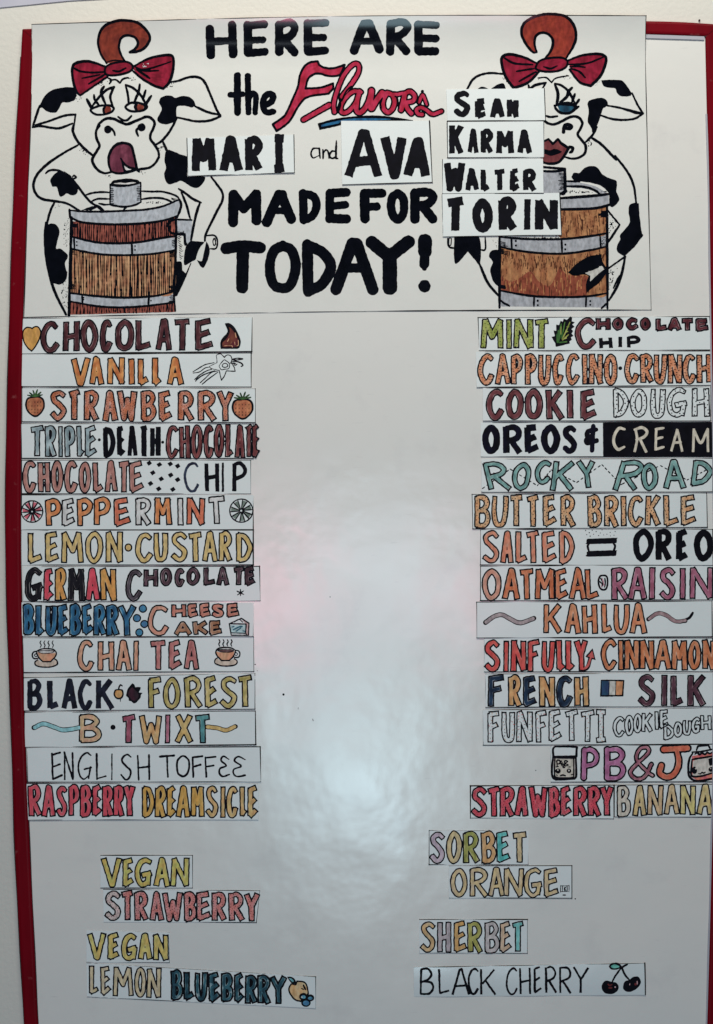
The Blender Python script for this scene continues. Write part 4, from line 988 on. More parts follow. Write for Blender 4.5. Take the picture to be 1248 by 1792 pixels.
strip(L3, [(57, 207), (1180, 205), (1183, 371), (58, 374)], [
  ('GERMAN', [63, 152, 154, 204, 208, 264, 268, 350, 351, 420, 422, 500], (214, 374), dict(c=[GB, GR, GY, GB, GR, GY], c2=[GB, (216, 40, 76), (215, 145, 48), GB, (216, 40, 76), (215, 145, 48)], w=3.2, ol=1.2), 'word GERMAN in black, red and gold'),
  ('C', [543, 622], (218, 368), dict(c=(84, 78, 90), c2=(50, 40, 50), w=2.5, ol=1.3)),
  ('HOCOLATE', [628, 698, 706, 762, 775, 822, 830, 895, 912, 970, 974, 1034, 1052, 1107, 1108, 1160], (216, 304, 206, 298), dict(c=(86, 60, 74), c2=(60, 40, 48), w=2.3, ol=1.3))],
  'card reading GERMAN CHOCOLATE in black, red, gold and dark purple brown',
  extras=[('star_drawing', L3, (1065, 310, 1110, 352), [(None, None, [('S', L3, .8, '1088,316 1088,346'), ('S', L3, .8, '1072,324 1104,340'), ('S', L3, .8, '1104,322 1074,342'), ('D', L3, 1.8, '1088,331')])])])
BLU = dict(c=(20, 108, 152), c2=(18, 70, 110), w=3.1, ol=1.3)
CHZ = dict(c=(196, 124, 104), c2=(170, 98, 84), w=2.3, ol=1.15)
VC = View(240, 1050, .16827)
strip(L3, quad(50, 377, 1150, 542, -2, 3), [
  ('BLUEBERRY', [55, 113, 114, 160, 160, 220, 220, 276, 276, 336, 336, 392, 390, 452, 450, 512, 508, 592], (386, 536), BLU, 'word BLUEBERRY in bright blue'),
  ('C', [648, 750], (386, 532), dict(c=(200, 145, 122), c2=(186, 120, 100), w=2.7, ol=1.2)), ('HEESE', [760, 832, 836, 890, 893, 950, 950, 1012, 1022, 1086], (382, 450), CHZ),
  ('AKE', [773, 856, 862, 938, 938, 1003], (470, 536, 462, 534), dict(c=(160, 118, 92), c2=(140, 92, 60), w=2.4, ol=1.15))],
  'card reading BLUEBERRY CHEESE CAKE with blue berries and a cake slice', extras=[
  ('berry_drawing', L3, (575, 385, 655, 540), [(None, None, [('E', L3, x, y, 20, 20) for x, y in ((625, 407), (597, 452), (632, 480), (608, 520))]), ((60, 96, 150), (40, 120, 160), [('E', L3, x, y, 14, 14) for x, y in ((625, 407), (597, 452), (632, 480), (608, 520))])]),
  ('cake_slice_drawing', VC, (955, 180, 1175, 380), [((196, 160, 164), None, [('F', VC, '1085,190 | 1170,235 | 1160,360 | 1130,365 | 1135,255 | 1085,190')]), ((165, 200, 210), None, [('F', VC, '970,260 | 1130,260 | 1130,340 | 980,340 | 970,260')]),
    ((30, 90, 115), None, [('S', VC, 1.0, '1000,310 1060,280 1095,275'), ('S', VC, .9, '1030,325 1080,290'), ('S', VC, .8, '985,280 1010,275'), ('S', VC, .7, '1100,320 1125,325')]),
    (None, None, [('S', VC, .8, '960,245 | 1085,190 | 1165,240 | 1160,365 | 980,365 | 960,245 | 1135,250 | 1130,345 | 975,340'), ('S', VC, .6, '1010,230 1060,200 1100,230'), ('S', VC, .6, '1135,345 1140,365')])])])
def cup(v, mirror=None, steam=()):
    f = lambda t: t if mirror is None else ' '.join(x if x == '|' else '%g,%s' % (mirror - float(x.split(',')[0]), x.split(',')[1]) for x in t.split())
    return [((216, 200, 186), None, [('F', v, f('330,680 270,740 300,800 400,835 600,835 740,790 760,740 700,670 | 620,720 430,720 330,680'))]),
            ((222, 170, 130), (205, 135, 100), [('F', v, f('320,500 360,610 440,715 | 620,715 | 700,620 720,520 | 600,545 450,545 320,500'))]),
            ((196, 200, 204), None, [('F', v, f('300,500 400,450 600,440 690,470 720,520 600,545 400,540 300,500'))]),
            ((88, 60, 66), None, [('F', v, f('350,505 430,490 600,490 680,500 600,530 430,530 350,505'))] if mirror else []),
            (None, None, [('S', v, .9, f('300,500 400,447 550,435 680,460 735,530 710,610 650,680 610,720 | 440,720 | 360,640 320,560 300,500')), ('C', v, .6, f('345,505 430,480 600,480 690,500 600,535 430,540')),
              ('S', v, .9, f('310,495 240,510 210,570 230,640 290,655 350,640')), ('C', v, .7, f('255,580 290,550 325,585 290,610')),
              ('S', v, .9, f('330,680 270,730 290,800 400,835 600,838 740,790 760,740 740,690 700,665'))] +
              [('S', v, .75, f('%g,265 %g,310 %g,360 %g,410' % (x + 15, x - 5, x + 20, x))) for x in (385, 470, 560, 650)])]
VU = View(40, 1100, .08013); VU2 = View(359, 1098, .08013)
PCH = dict(c=(228, 176, 142), c2=(222, 150, 118), w=3.0, ol=1.15)
strip(L4, [(55, 45), (1152, 38), (1153, 205), (57, 210)], [('CHAI', [313, 392, 410, 490, 495, 572, 576, 608], (54, 202), PCH, 'word CHAI in peach'), ('TEA', [655, 737, 746, 812, 818, 892], (54, 198), dict(c=(174, 108, 106), c2=(150, 82, 84), w=3.1, ol=1.2), 'word TEA in dusty red')],
  'card reading CHAI TEA between two steaming tea cups',
  extras=[('teacup_drawing', VU, (200, 240, 780, 860), cup(VU)), ('teacup_drawing', VU2, (180, 240, 790, 860), cup(VU2, 970))])
VK = View(190, 1180, .0641)
OLV = dict(c=(176, 162, 98), c2=(140, 132, 60), w=3.1, ol=1.2)
strip(L4, [(57, 232), (1158, 212), (1158, 383), (58, 392)], [
  ('BLACK', [73, 152, 168, 234, 236, 316, 313, 390, 398, 492], (236, 390), dict(c=(26, 32, 50), c2=(14, 16, 28), solid=True, w=4.8, fat=1.3), 'word BLACK in solid blue black'),
  ('FOREST', [650, 716, 720, 806, 822, 908, 918, 982, 988, 1076, 1072, 1147], (230, 384, 222, 378), OLV, 'word FOREST in olive gold')],
  'card reading BLACK FOREST with a gold cherry and dark leaf between', extras=[
  ('cherry_drawing', VK, (130, 260, 440, 760), [(None, None, [('O', VK, '280,400 390,420 420,530 390,640 280,690 180,640 140,530 180,420'), ('S', VK, 1.0, '280,420 290,350 330,290 380,315'), ('S', VK, .6, '330,660 325,750')]), ((208, 164, 96), (196, 138, 60), [('O', VK, '280,440 350,450 380,530 350,610 280,640 210,610 180,530 210,450')])]),
  ('leaf_drawing', VK, (480, 230, 940, 800), [(None, None, [('F', VK, '655,245 710,280 735,355 | 800,345 885,350 | 870,420 830,490 | 930,510 | 890,560 880,630 820,710 760,770 690,795 | 620,740 | 555,720 | 550,650 | 480,590 | 490,520 | 520,410 580,320 655,245')]), ((52, 24, 40), (40, 30, 40), [('F', VK, '650,350 720,420 800,500 820,600 760,700 660,710 590,640 545,560 570,430 650,350')])])])
strip(L4, [(62, 397), (1160, 390), (1162, 552), (64, 564)], [
  ('B', [320, 428], (408, 544), dict(c=(218, 192, 140), c2=(226, 170, 140), w=3.2, ol=1.2)),
  ('TWIXT', [521, 594, 608, 716, 728, 757, 776, 862, 866, 948], (410, 548, 404, 546), dict(c=[(140, 66, 92), (222, 186, 118), (160, 92, 120), (218, 194, 118), (66, 132, 138)], c2=[(120, 48, 70), (214, 160, 96), (140, 80, 100), (206, 170, 90), (50, 110, 120)], w=3.2, ol=1.2), 'word TWIXT in plum, gold and teal')],
  'card reading B TWIXT with a blue ribbon left and a yellow ribbon right', extras=[
  ('ribbon_drawing', L4, (95, 445, 330, 500), [(None, None, [('S', L4, 4.4, '108,470 150,452 190,462 240,480 280,478 325,470')]), ((110, 180, 195), (140, 196, 205), [('S', L4, 3.1, '112,469 150,452 190,462 240,480 280,478 322,470')])]),
  ('ribbon_drawing', L4, (925, 445, 1075, 500), [(None, None, [('S', L4, 4.2, '930,466 980,472 1020,482 1064,464')]), ((224, 196, 120), (214, 180, 100), [('S', L4, 2.9, '932,466 980,472 1020,482 1060,465')])]),
  ('ink_dots', L4, (465, 450, 500, 490), [(None, None, [('E', L4, 483, 468, 12, 12)])])])
TOF = dict(c=None, solid=True, w=1.75, step=.6, butt=False)
strip(L5, [(75, 50), (1183, 44), (1186, 212), (78, 214)], [('ENGLISH', [188, 247, 246, 300, 312, 388, 398, 458, 470, 486, 515, 578, 594, 662], (66, 206, 78, 206), TOF), ('TOFFee', [698, 782, 778, 852, 855, 915, 915, 978, 980, 1042, 1044, 1118], (78, 194, 90, 196), TOF)],
  'card reading ENGLISH TOFFEE in thin plain black capitals')
strip(L5, quad(74, 218, 1174, 394, -4, 4), [
  ('RASPBERRY', [80, 146, 146, 212, 212, 270, 270, 326, 326, 384, 384, 432, 432, 486, 484, 538, 534, 590], (226, 378), dict(c=(206, 70, 92), c2=(176, 40, 62), w=3.0, ol=1.25), 'word RASPBERRY in crimson pink'),
  ('DREAMSICLE', [620, 682, 682, 738, 738, 784, 782, 852, 852, 917, 922, 986, 990, 1020, 1020, 1078, 1084, 1120, 1122, 1172], (230, 382), dict(c=[(204, 166, 66)] * 5 + [(220, 196, 120)] * 5, c2=[(184, 140, 40)] * 5 + [(226, 178, 110)] * 5, w=2.9, ol=1.2), 'word DREAMSICLE in gold yellow')],
  'card reading RASPBERRY DREAMSICLE in crimson and gold, lowest of the long left column', border=dict(t=.35, b=.3, r=.4))
GRN = dict(c=(158, 162, 72), c2=(176, 150, 62), w=3.1, ol=1.1)
strip(L6, quad(146, 42, 566, 193, 0, 0), [('VEGAN', [151, 242, 246, 300, 302, 386, 388, 464, 466, 552], (52, 188), GRN)], 'card reading VEGAN in olive green, directly above the lower STRAWBERRY card', border=dict(t=.3, b=.5, r=.4), k=.6)
strip(L6, [(158, 197), (872, 203), (856, 350), (160, 346)], [('STRAWBERRY', [165, 242, 238, 298, 300, 364, 370, 434, 428, 520, 524, 584, 582, 650, 652, 720, 728, 800, 798, 870], (204, 340, 212, 348), dict(c=[(186, 178, 176)] + [(200, 132, 134)] * 9, c2=[(180, 160, 160)] + [(196, 110, 104)] * 9, w=3.1, ol=1.3, dots=('dot', .62, 3.6, None)))],
  'card reading STRAWBERRY in dotted pale pink, under the upper VEGAN card', border=dict(t=.35, b=.3, r=.3), k=.6)
strip(L6, quad(82, 384, 461, 530, 2, 10), [('VEGAN', [86, 172, 178, 236, 238, 318, 316, 382, 384, 457], (394, 518, 400, 526), dict(GRN, c=(166, 164, 80), c2=(184, 160, 72)))], 'card reading VEGAN in yellow green, directly above the LEMON BLUEBERRY card', border=dict(t=.3, b=.4, r=.4), k=.6)
VLm = View(490, 1690, .0641)
strip(L6, [(82, 532), (1126, 594), (1126, 738), (84, 688)], [
  ('LEMON', [94, 140, 146, 194, 203, 294, 300, 354, 356, 422], (542, 676, 556, 694), dict(c=(186, 178, 146), c2=(170, 160, 120), w=2.4, ol=1.1), 'word LEMON in pale yellow'),
  ('BLUEBERRY', [466, 522, 524, 574, 574, 634, 638, 692, 694, 752, 754, 800, 803, 860, 860, 920, 918, 992], (564, 700, 592, 726), dict(c=(30, 84, 98), c2=(18, 48, 62), w=2.5, ol=1.9), 'word BLUEBERRY in dark teal')],
  'card reading LEMON BLUEBERRY, tilted, with a lemon and berries at its right end', border=dict(t=.35, b=.25, r=.4), k=.8, extras=[
  ('lemon_drawing', VLm, (180, 270, 960, 1120), [(None, None, [('F', VLm, '300,470 230,600 240,720 340,880 440,960 570,990 | 780,800 780,650 740,500 640,410 450,395 | 430,520 300,470'), ('F', VLm, '190,290 330,300 420,380 450,510 350,490 270,420 190,290')]),
    ((184, 172, 130), (190, 150, 90), [('F', VLm, '320,510 270,610 290,720 380,860 470,920 560,940 | 740,760 730,620 700,510 620,450 480,440 | 440,530 320,510')]),
    ((70, 140, 150), None, [('F', VLm, '240,330 320,350 380,410 340,430 240,330')]),
    (None, None, [('E', VLm, 640, 840, 115, 105), ('E', VLm, 830, 870, 105, 95), ('E', VLm, 710, 1000, 130, 115), ('S', VLm, 1.2, '640,520 700,640'), ('S', VLm, .7, '580,610 650,640')]),
    ((60, 130, 150), (30, 90, 130), [('E', VLm, 640, 845, 62, 45), ('E', VLm, 830, 880, 60, 40), ('E', VLm, 715, 1010, 85, 65)]), ((190, 205, 200), None, [('E', VLm, 600, 850, 26, 26)])])])
# right-hand column
MNT = dict(c=(168, 178, 86), c2=(140, 160, 50), w=3.3, ol=1.15, dots=('tri', 1.15, 5.2, None))
VM = View(950, 540, .08013)
strip(R1, [(80, 30), (1232, 24), (1245, 193), (86, 196)], [
  ('MINT', [96, 210, 218, 252, 258, 356, 356, 437], (34, 190), MNT, 'word MINT in leaf green with black flecks'),
  ('C', [563, 668], (30, 188), dict(c=(118, 56, 62), c2=(90, 38, 44), w=3.2, ol=1.2)), ('HOCOLATE', [666, 740, 746, 802, 814, 876, 884, 938, 962, 1022, 1022, 1090, 1088, 1152, 1162, 1228], (30, 94, 34, 100), dict(c=(104, 44, 54), c2=(78, 28, 36), w=2.3, ol=1.4)),
  ('HIP', [678, 752, 768, 806, 816, 892], (120, 188), dict(c=None, solid=True, w=3.3))],
  'card reading MINT CHOCOLATE CHIP with a green leaf, topmost of the right column', extras=[
  ('mint_leaf_drawing', VM, (190, 170, 705, 840), [(None, None, [('F', VM, '280,830 | 270,760 | 190,620 | 260,600 | 235,480 | 290,490 | 290,350 | 350,360 | 390,265 | 430,290 | 455,220 | 520,250 | 600,175 | 640,200 | 630,280 | 700,300 | 640,350 | 695,400 | 620,450 | 660,490 | 630,550 | 670,600 | 610,630 | 635,680 | 580,720 | 595,765 | 300,835')]),
   ((76, 130, 52), (44, 100, 44), [('S', VM, 1.1, '320,740 310,560'), ('S', VM, 1.1, '340,720 370,560 400,340'), ('S', VM, .9, '330,640 335,480'), ('S', VM, .9, '400,650 440,500 480,300'), ('S', VM, .8, '350,745 520,725')]),
   ((160, 170, 70), (130, 150, 50), [('S', VM, .9, '420,670 500,510 590,300'), ('S', VM, .8, '430,690 560,570'), ('S', VM, .7, '480,660 520,640'), ('S', VM, .6, '500,520 550,500'), ('S', VM, .6, '520,400 570,400'), ('S', VM, .7, '395,560 398,400')])])])
CAP = dict(c=(222, 156, 112), c2=(206, 120, 66), w=2.9, ol=1.2, dots=('dash', .75, 4.2, None))
strip(R1, [(70, 200), (1240, 196), (1240, 368), (74, 378)], [('CAPPUCCINO', [80, 162, 166, 242, 244, 304, 312, 374, 378, 444, 450, 507, 515, 586, 594, 628, 630, 702, 704, 774], (210, 366), CAP), ('CRUNCH', [806, 882, 886, 952, 952, 1020, 1022, 1094, 1096, 1162, 1164, 1242], (210, 360), CAP)],
  'card reading CAPPUCCINO CRUNCH in orange tan with small dashes', extras=[('ink_dots', R1, (775, 270, 800, 295), [(None, None, [('E', R1, 787, 282, 10, 10)])])])
strip(R1, quad(105, 380, 1236, 545, 0, -6), [
  ('COOKIE', [122, 212, 218, 308, 312, 402, 418, 506, 512, 562, 590, 672], (386, 540), dict(c=(118, 60, 66), c2=(96, 44, 50), w=3.4, ol=1.2), 'word COOKIE in dark reddish brown'),
  ('DOUGH', [750, 828, 836, 920, 935, 1012, 1018, 1122, 1142, 1230], (382, 530, 376, 528), dict(c=(195, 200, 202), w=3.0, ol=.95, hollow=True, dots=('dot', .95, 5.5, None)), 'word DOUGH outlined, with chips')],
  'card reading COOKIE DOUGH, brown COOKIE and outlined speckled DOUGH')
RO_ = strip(R2, quad(95, 27, 1246, 198, 0, -4), [('OREOS', [100, 192, 203, 306, 308, 392, 392, 490, 494, 580], (34, 188), dict(c=(12, 12, 34), c2=(6, 6, 16), solid=True, w=5.6, fat=1.3)), ('+', [604, 684], (34, 176), dict(c=(12, 12, 34), c2=(6, 6, 16), solid=True, w=4.2, butt=False))],
  'card reading OREOS and CREAM, its right half solid black', extras=[('black_block', R2, (695, 20, 1252, 205), [(None, None, [('F', R2, '700,28 | 1244,24 | 1244,196 | 702,198 | 700,28')]),
   ((214, 210, 190), None, [('S', R2, 2.3, '808,60 780,56 758,90 755,130 775,160 806,148'), ('B', R2, 2.3, '862,58 870,110 858,172'), ('S', R2, 2.2, '858,62 895,52 920,72 905,98 866,112'), ('B', R2, 2.3, '884,108 916,174'), ('B', R2, 2.2, '965,56 962,164'), ('S', R2, 2.0, '962,60 1002,54'), ('S', R2, 2.0, '962,108 996,100'), ('S', R2, 2.0, '962,160 1002,148'),
     ('B', R2, 2.1, '1040,168 1070,60'), ('B', R2, 2.1, '1070,62 1094,170'), ('S', R2, 1.8, '1050,128 1088,124'), ('B', R2, 2.2, '1148,172 1152,58'), ('S', R2, 2.1, '1152,62 1186,128 1220,58'), ('B', R2, 2.2, '1220,58 1222,172')])])])
ROK = dict(c=(112, 166, 162), c2=(84, 134, 134), w=2.9, ol=1.3)
RK = strip(R2, quad(98, 208, 1246, 374, -2, -4), [
  ('R', [116, 232], (220, 366), dict(ROK, skew=-.22)), ('O', [250, 346], (226, 368), dict(ROK, skew=.12)), ('C', [362, 446], (212, 336), dict(ROK, skew=.05)), ('K', [446, 562], (218, 370), dict(ROK, skew=.12)), ('Y', [575, 668], (212, 356), dict(ROK, skew=-.1)),
  ('R', [770, 894], (214, 366), dict(ROK, skew=.28)), ('O', [888, 976], (226, 368), ROK), ('A', [998, 1112], (212, 362), dict(ROK, skew=-.06)), ('D', [1140, 1246], (212, 342), dict(ROK, skew=.12))],
  'card reading ROCKY ROAD in tilted teal letters over a dashed zigzag', extras=[
  ('dashed_line_drawing', R2, (98, 220, 1240, 366), [(None, None, [('S', R2, .75, '%g,%g %g,%g' % (a[0] + (b2[0] - a[0]) * t, a[1] + (b2[1] - a[1]) * t, a[0] + (b2[0] - a[0]) * (t + .09), a[1] + (b2[1] - a[1]) * (t + .09)))
     for a, b2 in zip([(102, 355), (240, 258), (375, 340), (445, 262), (570, 325), (695, 235), (790, 335), (985, 240), (1118, 312)], [(240, 258), (375, 340), (445, 262), (570, 325), (695, 235), (790, 335), (985, 240), (1118, 312), (1215, 262)]) for t in (0, .17, .34, .51, .68, .85)])])])
BUT = dict(c=(230, 188, 136), c2=(220, 158, 100), w=3.0, ol=1.2, dots=('dot', .8, 4.6, None))
strip(R2, [(50, 382), (1216, 376), (1220, 548), (54, 556)], [('BUTTER', [64, 146, 148, 234, 234, 306, 318, 388, 403, 472, 488, 564], (386, 550, 384, 546), BUT), ('BRICKLE', [624, 696, 704, 780, 784, 822, 824, 902, 910, 988, 1000, 1078, 1086, 1168], (388, 548, 386, 542), BUT)],
  'card reading BUTTER BRICKLE in light tan letters with black dots')
SAL = dict(c=(216, 146, 116), c2=(200, 112, 78), w=3.0, ol=1.2)
VO = View(1000, 920, .08013)
strip(R3, quad(92, 33, 1246, 210, 2, -2), [('SALTED', [102, 190, 192, 260, 266, 328, 318, 390, 398, 474, 483, 562], (38, 204), SAL, 'word SALTED in salmon orange'), ('OREO', [845, 955, 958, 1048, 1060, 1132, 1150, 1250], (30, 196), dict(c=None, solid=True, w=5.4, fat=1.3), 'word OREO in solid black')],
  'card reading SALTED OREO with a drawn sandwich cookie between the words', extras=[
  ('sandwich_cookie_drawing', VO, (290, 60, 1000, 680), [(None, None, [('F', VO, '350,285 | 960,262 990,290 985,370 940,388 | 350,402 330,370 330,310 350,285'), ('F', VO, '330,575 370,550 | 960,536 985,560 975,650 950,660 | 360,675 335,620 330,575'), ('S', VO, 1.7, '385,400 355,440 365,500 380,555'), ('S', VO, 1.7, '915,385 950,430 945,490 915,545'),
    ('D', VO, .95, '310,105 455,100 540,128 630,160 390,152 485,185 335,195 595,215 410,228 705,200 775,185 845,145 955,128 930,208 850,222 670,90')])])])
OAT = dict(c=(198, 118, 76), c2=(178, 88, 40), w=3.0, ol=1.25)
strip(R3, [(92, 214), (1246, 208), (1246, 383), (92, 387)], [('OATMEAL', [102, 196, 202, 292, 284, 362, 362, 464, 462, 530, 534, 620, 610, 682], (224, 384), dict(OAT, c=[(190, 136, 118)] + [(198, 118, 76)] * 6, c2=[(180, 120, 100)] + [(178, 88, 40)] * 6), 'word OATMEAL in orange brown'),
  ('RAISIN', [740, 828, 826, 918, 926, 964, 982, 1064, 1078, 1115, 1132, 1246], (220, 384), dict(c=(160, 92, 122), c2=(134, 66, 92), w=3.1, ol=1.25), 'word RAISIN in plum purple')],
  'card reading OATMEAL RAISIN in orange brown and plum purple', extras=[
  ('raisin_drawing', VO, (565, 1060, 815, 1425), [(None, None, [('C', VO, 1.7, '690,1085 770,1110 790,1240 760,1370 690,1400 620,1350 590,1220 620,1110'), ('S', VO, 1.3, '640,1150 690,1230 660,1330'), ('S', VO, 1.4, '730,1150 740,1250 720,1340'), ('S', VO, 1.0, '620,1220 660,1260')]), ((196, 140, 160), None, [('S', VO, .7, '670,1140 700,1240 715,1320'), ('S', VO, .5, '650,1290 670,1360')])])])
KAH = dict(c=(222, 150, 102), c2=(206, 116, 66), w=3.0, ol=1.2)
strip(R3, [(73, 392), (1242, 388), (1244, 566), (74, 572)], [('KAHLUA', [406, 500, 512, 594, 596, 676, 692, 748, 752, 834, 834, 920], (402, 552, 398, 554), KAH)],
  'card reading KAHLUA in orange between two grey wavy ribbons', extras=[
  ('ribbon_drawing', R3, (100, 430, 375, 520), [(None, None, [('S', R3, 4.3, '118,494 160,465 200,456 240,476 290,496 358,474')]), ((158, 146, 152), (140, 128, 136), [('S', R3, 2.9, '122,492 160,465 200,456 240,476 290,496 354,475')])]),
  ('ribbon_drawing', R3, (915, 430, 1150, 515), [(None, None, [('S', R3, 3.8, '926,478 970,450 1010,456 1060,488 1110,486'), ('S', R3, 2.2, '1100,486 1130,470 1146,446')]), ((150, 130, 136), (130, 100, 108), [('S', R3, 2.5, '930,477 970,450 1010,456 1060,488 1110,484')])])])
SIN = dict(c=(226, 84, 74), c2=(206, 48, 50), w=3.1, ol=1.25)
strip(R4, [(110, 46), (1246, 46), (1246, 214), (112, 216)], [('SINFULLY', [112, 194, 203, 238, 243, 322, 326, 390, 395, 464, 468, 514, 514, 562, 560, 628], (54, 216), SIN, 'word SINFULLY in hot red with an arrow tail'),
  ('CINNAMON', [690, 772, 774, 806, 806, 882, 884, 957, 955, 1042, 1040, 1122, 1122, 1188, 1192, 1262], (54, 208), dict(c=(196, 124, 78), c2=(172, 92, 40), w=3.0, ol=1.25), 'word CINNAMON in cinnamon brown')],
  'card reading SINFULLY CINNAMON in hot red and cinnamon brown', extras=[
  ('arrow_drawing', R4, (600, 90, 670, 215), [(None, None, [('S', R4, 3.6, '600,206 625,190 640,140'), ('F', R4, '612,140 | 650,96 | 666,158 | 612,140')]), ((220, 90, 90), None, [('S', R4, 1.7, '604,200 625,185 640,145'), ('F', R4, '624,138 | 648,110 | 658,148 | 624,138')])])])
NVY, GLD = (26, 54, 84), (220, 176, 108)
strip(R4, [(116, 224), (1246, 220), (1180, 386), (118, 392)][:2] + [(1246, 386), (118, 392)], [
  ('FRENCH', [128, 216, 230, 298, 303, 377, 384, 465, 467, 550, 558, 631], (232, 390), dict(c=[NVY, GLD, NVY, GLD, NVY, GLD], c2=[(14, 26, 46), (206, 146, 84)] * 3, w=3.3, ol=1.25), 'word FRENCH in alternating navy and gold'),
  ('SILK', [873, 964, 986, 1024, 1036, 1102, 1118, 1213], (226, 386), dict(c=(84, 52, 68), c2=(60, 34, 46), w=3.3, ol=1.2), 'word SILK in dark plum brown')],
  'card reading FRENCH SILK with a small drawn tricolour flag', extras=[
  ('flag_drawing', R4, (685, 250, 810, 340), [((22, 72, 104), (30, 50, 90), [('F', R4, '694,258 | 730,258 | 730,332 | 692,332 | 694,258')]), ((200, 206, 204), None, [('F', R4, '730,258 | 764,258 | 762,330 | 730,332 | 730,258')]), ((220, 152, 96), None, [('F', R4, '764,258 | 800,260 | 796,328 | 762,330 | 764,258')]),
    (None, None, [('S', R4, 1.0, '692,256 | 804,258 | 798,332 | 690,334 | 692,256'), ('S', R4, .5, '732,260 730,330'), ('S', R4, .5, '765,262 763,328')])])])
strip(R4, [(104, 402), (1246, 394), (1246, 574), (106, 580)], [
  ('FUNFETTi', [128, 192, 198, 267, 272, 352, 366, 427, 430, 500, 508, 582, 586, 664, 660, 722], (408, 568, 402, 562), dict(c=(196, 198, 198), w=2.9, ol=1.05, hollow=True, dots=('fleck', 1.0, 5.0, [(200, 90, 90), (90, 90, 100), (200, 160, 110), (60, 60, 60), (196, 140, 150)])), 'word FUNFETTI outlined with coloured flecks'),
  ('COOKIE', [748, 810, 808, 856, 850, 896, 892, 948, 950, 986, 980, 1030], (440, 545, 398, 492), dict(c=(190, 194, 198), w=1.7, ol=.85, hollow=True, step=.6), 'word COOKIE outlined, climbing to the right'),
  ('DOUGH', [1000, 1056, 1050, 1098, 1094, 1142, 1138, 1188, 1184, 1240], (480, 560, 420, 500), dict(c=(190, 194, 198), w=1.7, ol=.85, hollow=True, step=.6), 'word DOUGH outlined, climbing to the right')],
  'card reading FUNFETTI COOKIE DOUGH in hollow outlined letters')
VJ = View(950, 1290, .08814); VJ2 = View(1140, 1290, .08654)
strip(R5, [(440, 44), (1300, 34), (1300, 222), (442, 224)], [
  ('PB', [590, 686, 705, 820], (48, 216), dict(c=(160, 96, 146), c2=(130, 66, 110), w=3.3, ol=1.6, butt=False), 'letters P B in purple'), ('&', [822, 962], (38, 216), dict(c=(150, 96, 112), c2=(120, 62, 84), w=1.9, ol=1.5, butt=False)), ('J', [965, 1140], (36, 214), dict(c=(190, 100, 68), c2=(176, 72, 44), w=4.4, ol=1.7, butt=False), 'letter J in orange red')],
  'short card reading PB&J between two drawn jars with faces, right column', nx=20, extras=[
  ('jar_drawing', VJ, (170, 165, 690, 860), [((130, 128, 128), None, [('F', VJ, '200,420 | 660,420 | 660,820 | 220,820 | 200,420')]), ((184, 184, 176), None, [('F', VJ, '250,430 | 605,440 | 600,800 | 250,780 | 250,430')]),
    (None, None, [('S', VJ, 1.7, '240,185 | 640,190 670,240 | 665,380 | 210,390 | 200,240 240,185'), ('S', VJ, 1.8, '200,400 180,600 190,780 260,840 | 630,820 | 665,740 655,400'), ('S', VJ, 1.1, '240,430 230,700 270,800 500,810 610,790 | 610,430'), ('S', VJ, 1.5, '225,400 650,410'),
      ('S', VJ, .9, '285,580 280,460 340,470 330,520 285,530'), ('S', VJ, .9, '385,500 370,540 400,580 420,540 350,520 370,470'), ('S', VJ, .9, '440,570 435,470 490,480 450,520 500,550 440,575'), ('E', VJ, 300, 670, 55, 52), ('E', VJ, 520, 668, 48, 46), ('S', VJ, 1.1, '345,765 395,750 450,765'), ('S', VJ, .8, '260,590 310,580'), ('S', VJ, .8, '390,605 440,600'), ('S', VJ, .8, '510,590 550,590'), ('S', VJ, .7, '560,745 600,738'), ('S', VJ, .7, '270,740 285,765')]),
    ((215, 215, 212), None, [('E', VJ, 298, 650, 17, 17), ('E', VJ, 518, 660, 17, 20)])]),
  ('jar_drawing', VJ2, (730, 145, 1850, 900), [((196, 84, 100), (206, 120, 90), [('F', VJ2, '820,380 1200,320 1600,340 | 1650,800 | 1300,860 950,870 800,800 | 820,380')]), ((184, 184, 180), None, [('F', VJ2, '840,480 1000,430 1300,400 1560,430 | 1560,720 1200,740 | 830,790 | 840,480')]),
    (None, None, [('S', VJ2, 1.5, '910,260 | 940,180 | 1150,160 | 1200,260'), ('S', VJ2, 1.4, '820,300 1000,290 1200,250 1300,240'), ('S', VJ2, 1.3, '880,340 930,310 970,350 1020,320 1080,345 1130,310 1180,330 1250,290'), ('S', VJ2, 1.8, '830,330 770,430 745,600 760,780 860,870 1000,880 1200,840 1400,800'), ('S', VJ2, 1.2, '820,450 1000,420 1248,380'), ('S', VJ2, 1.3, '820,470 805,620 815,780 1000,785 1248,715'),
      ('E', VJ2, 870, 670, 55, 75), ('E', VJ2, 1210, 650, 60, 50), ('F', VJ2, '1150,440 1210,410 1280,430 1250,540 1170,570 1150,440'), ('S', VJ2, .9, '950,735 990,740 1020,710 1050,725 1090,705')]), ((212, 212, 210), None, [('E', VJ2, 900, 632, 20, 20), ('E', VJ2, 1195, 630, 14, 14)])])])
strip(R5, quad(42, 240, 755, 402, 4, -4), [('STRAWBERRY', [46, 132, 124, 196, 188, 264, 264, 332, 332, 426, 428, 492, 490, 548, 553, 624, 624, 692, 686, 754], (246, 398, 240, 396), dict(c=(204, 70, 92), c2=(176, 36, 60), w=3.2, ol=1.3, dots=('dot', .55, 3.6, None)))],
  'card reading STRAWBERRY in dotted crimson, left of the BANANA card', border=dict(t=.5, b=.3, l=.5, r=.3), k=.7)
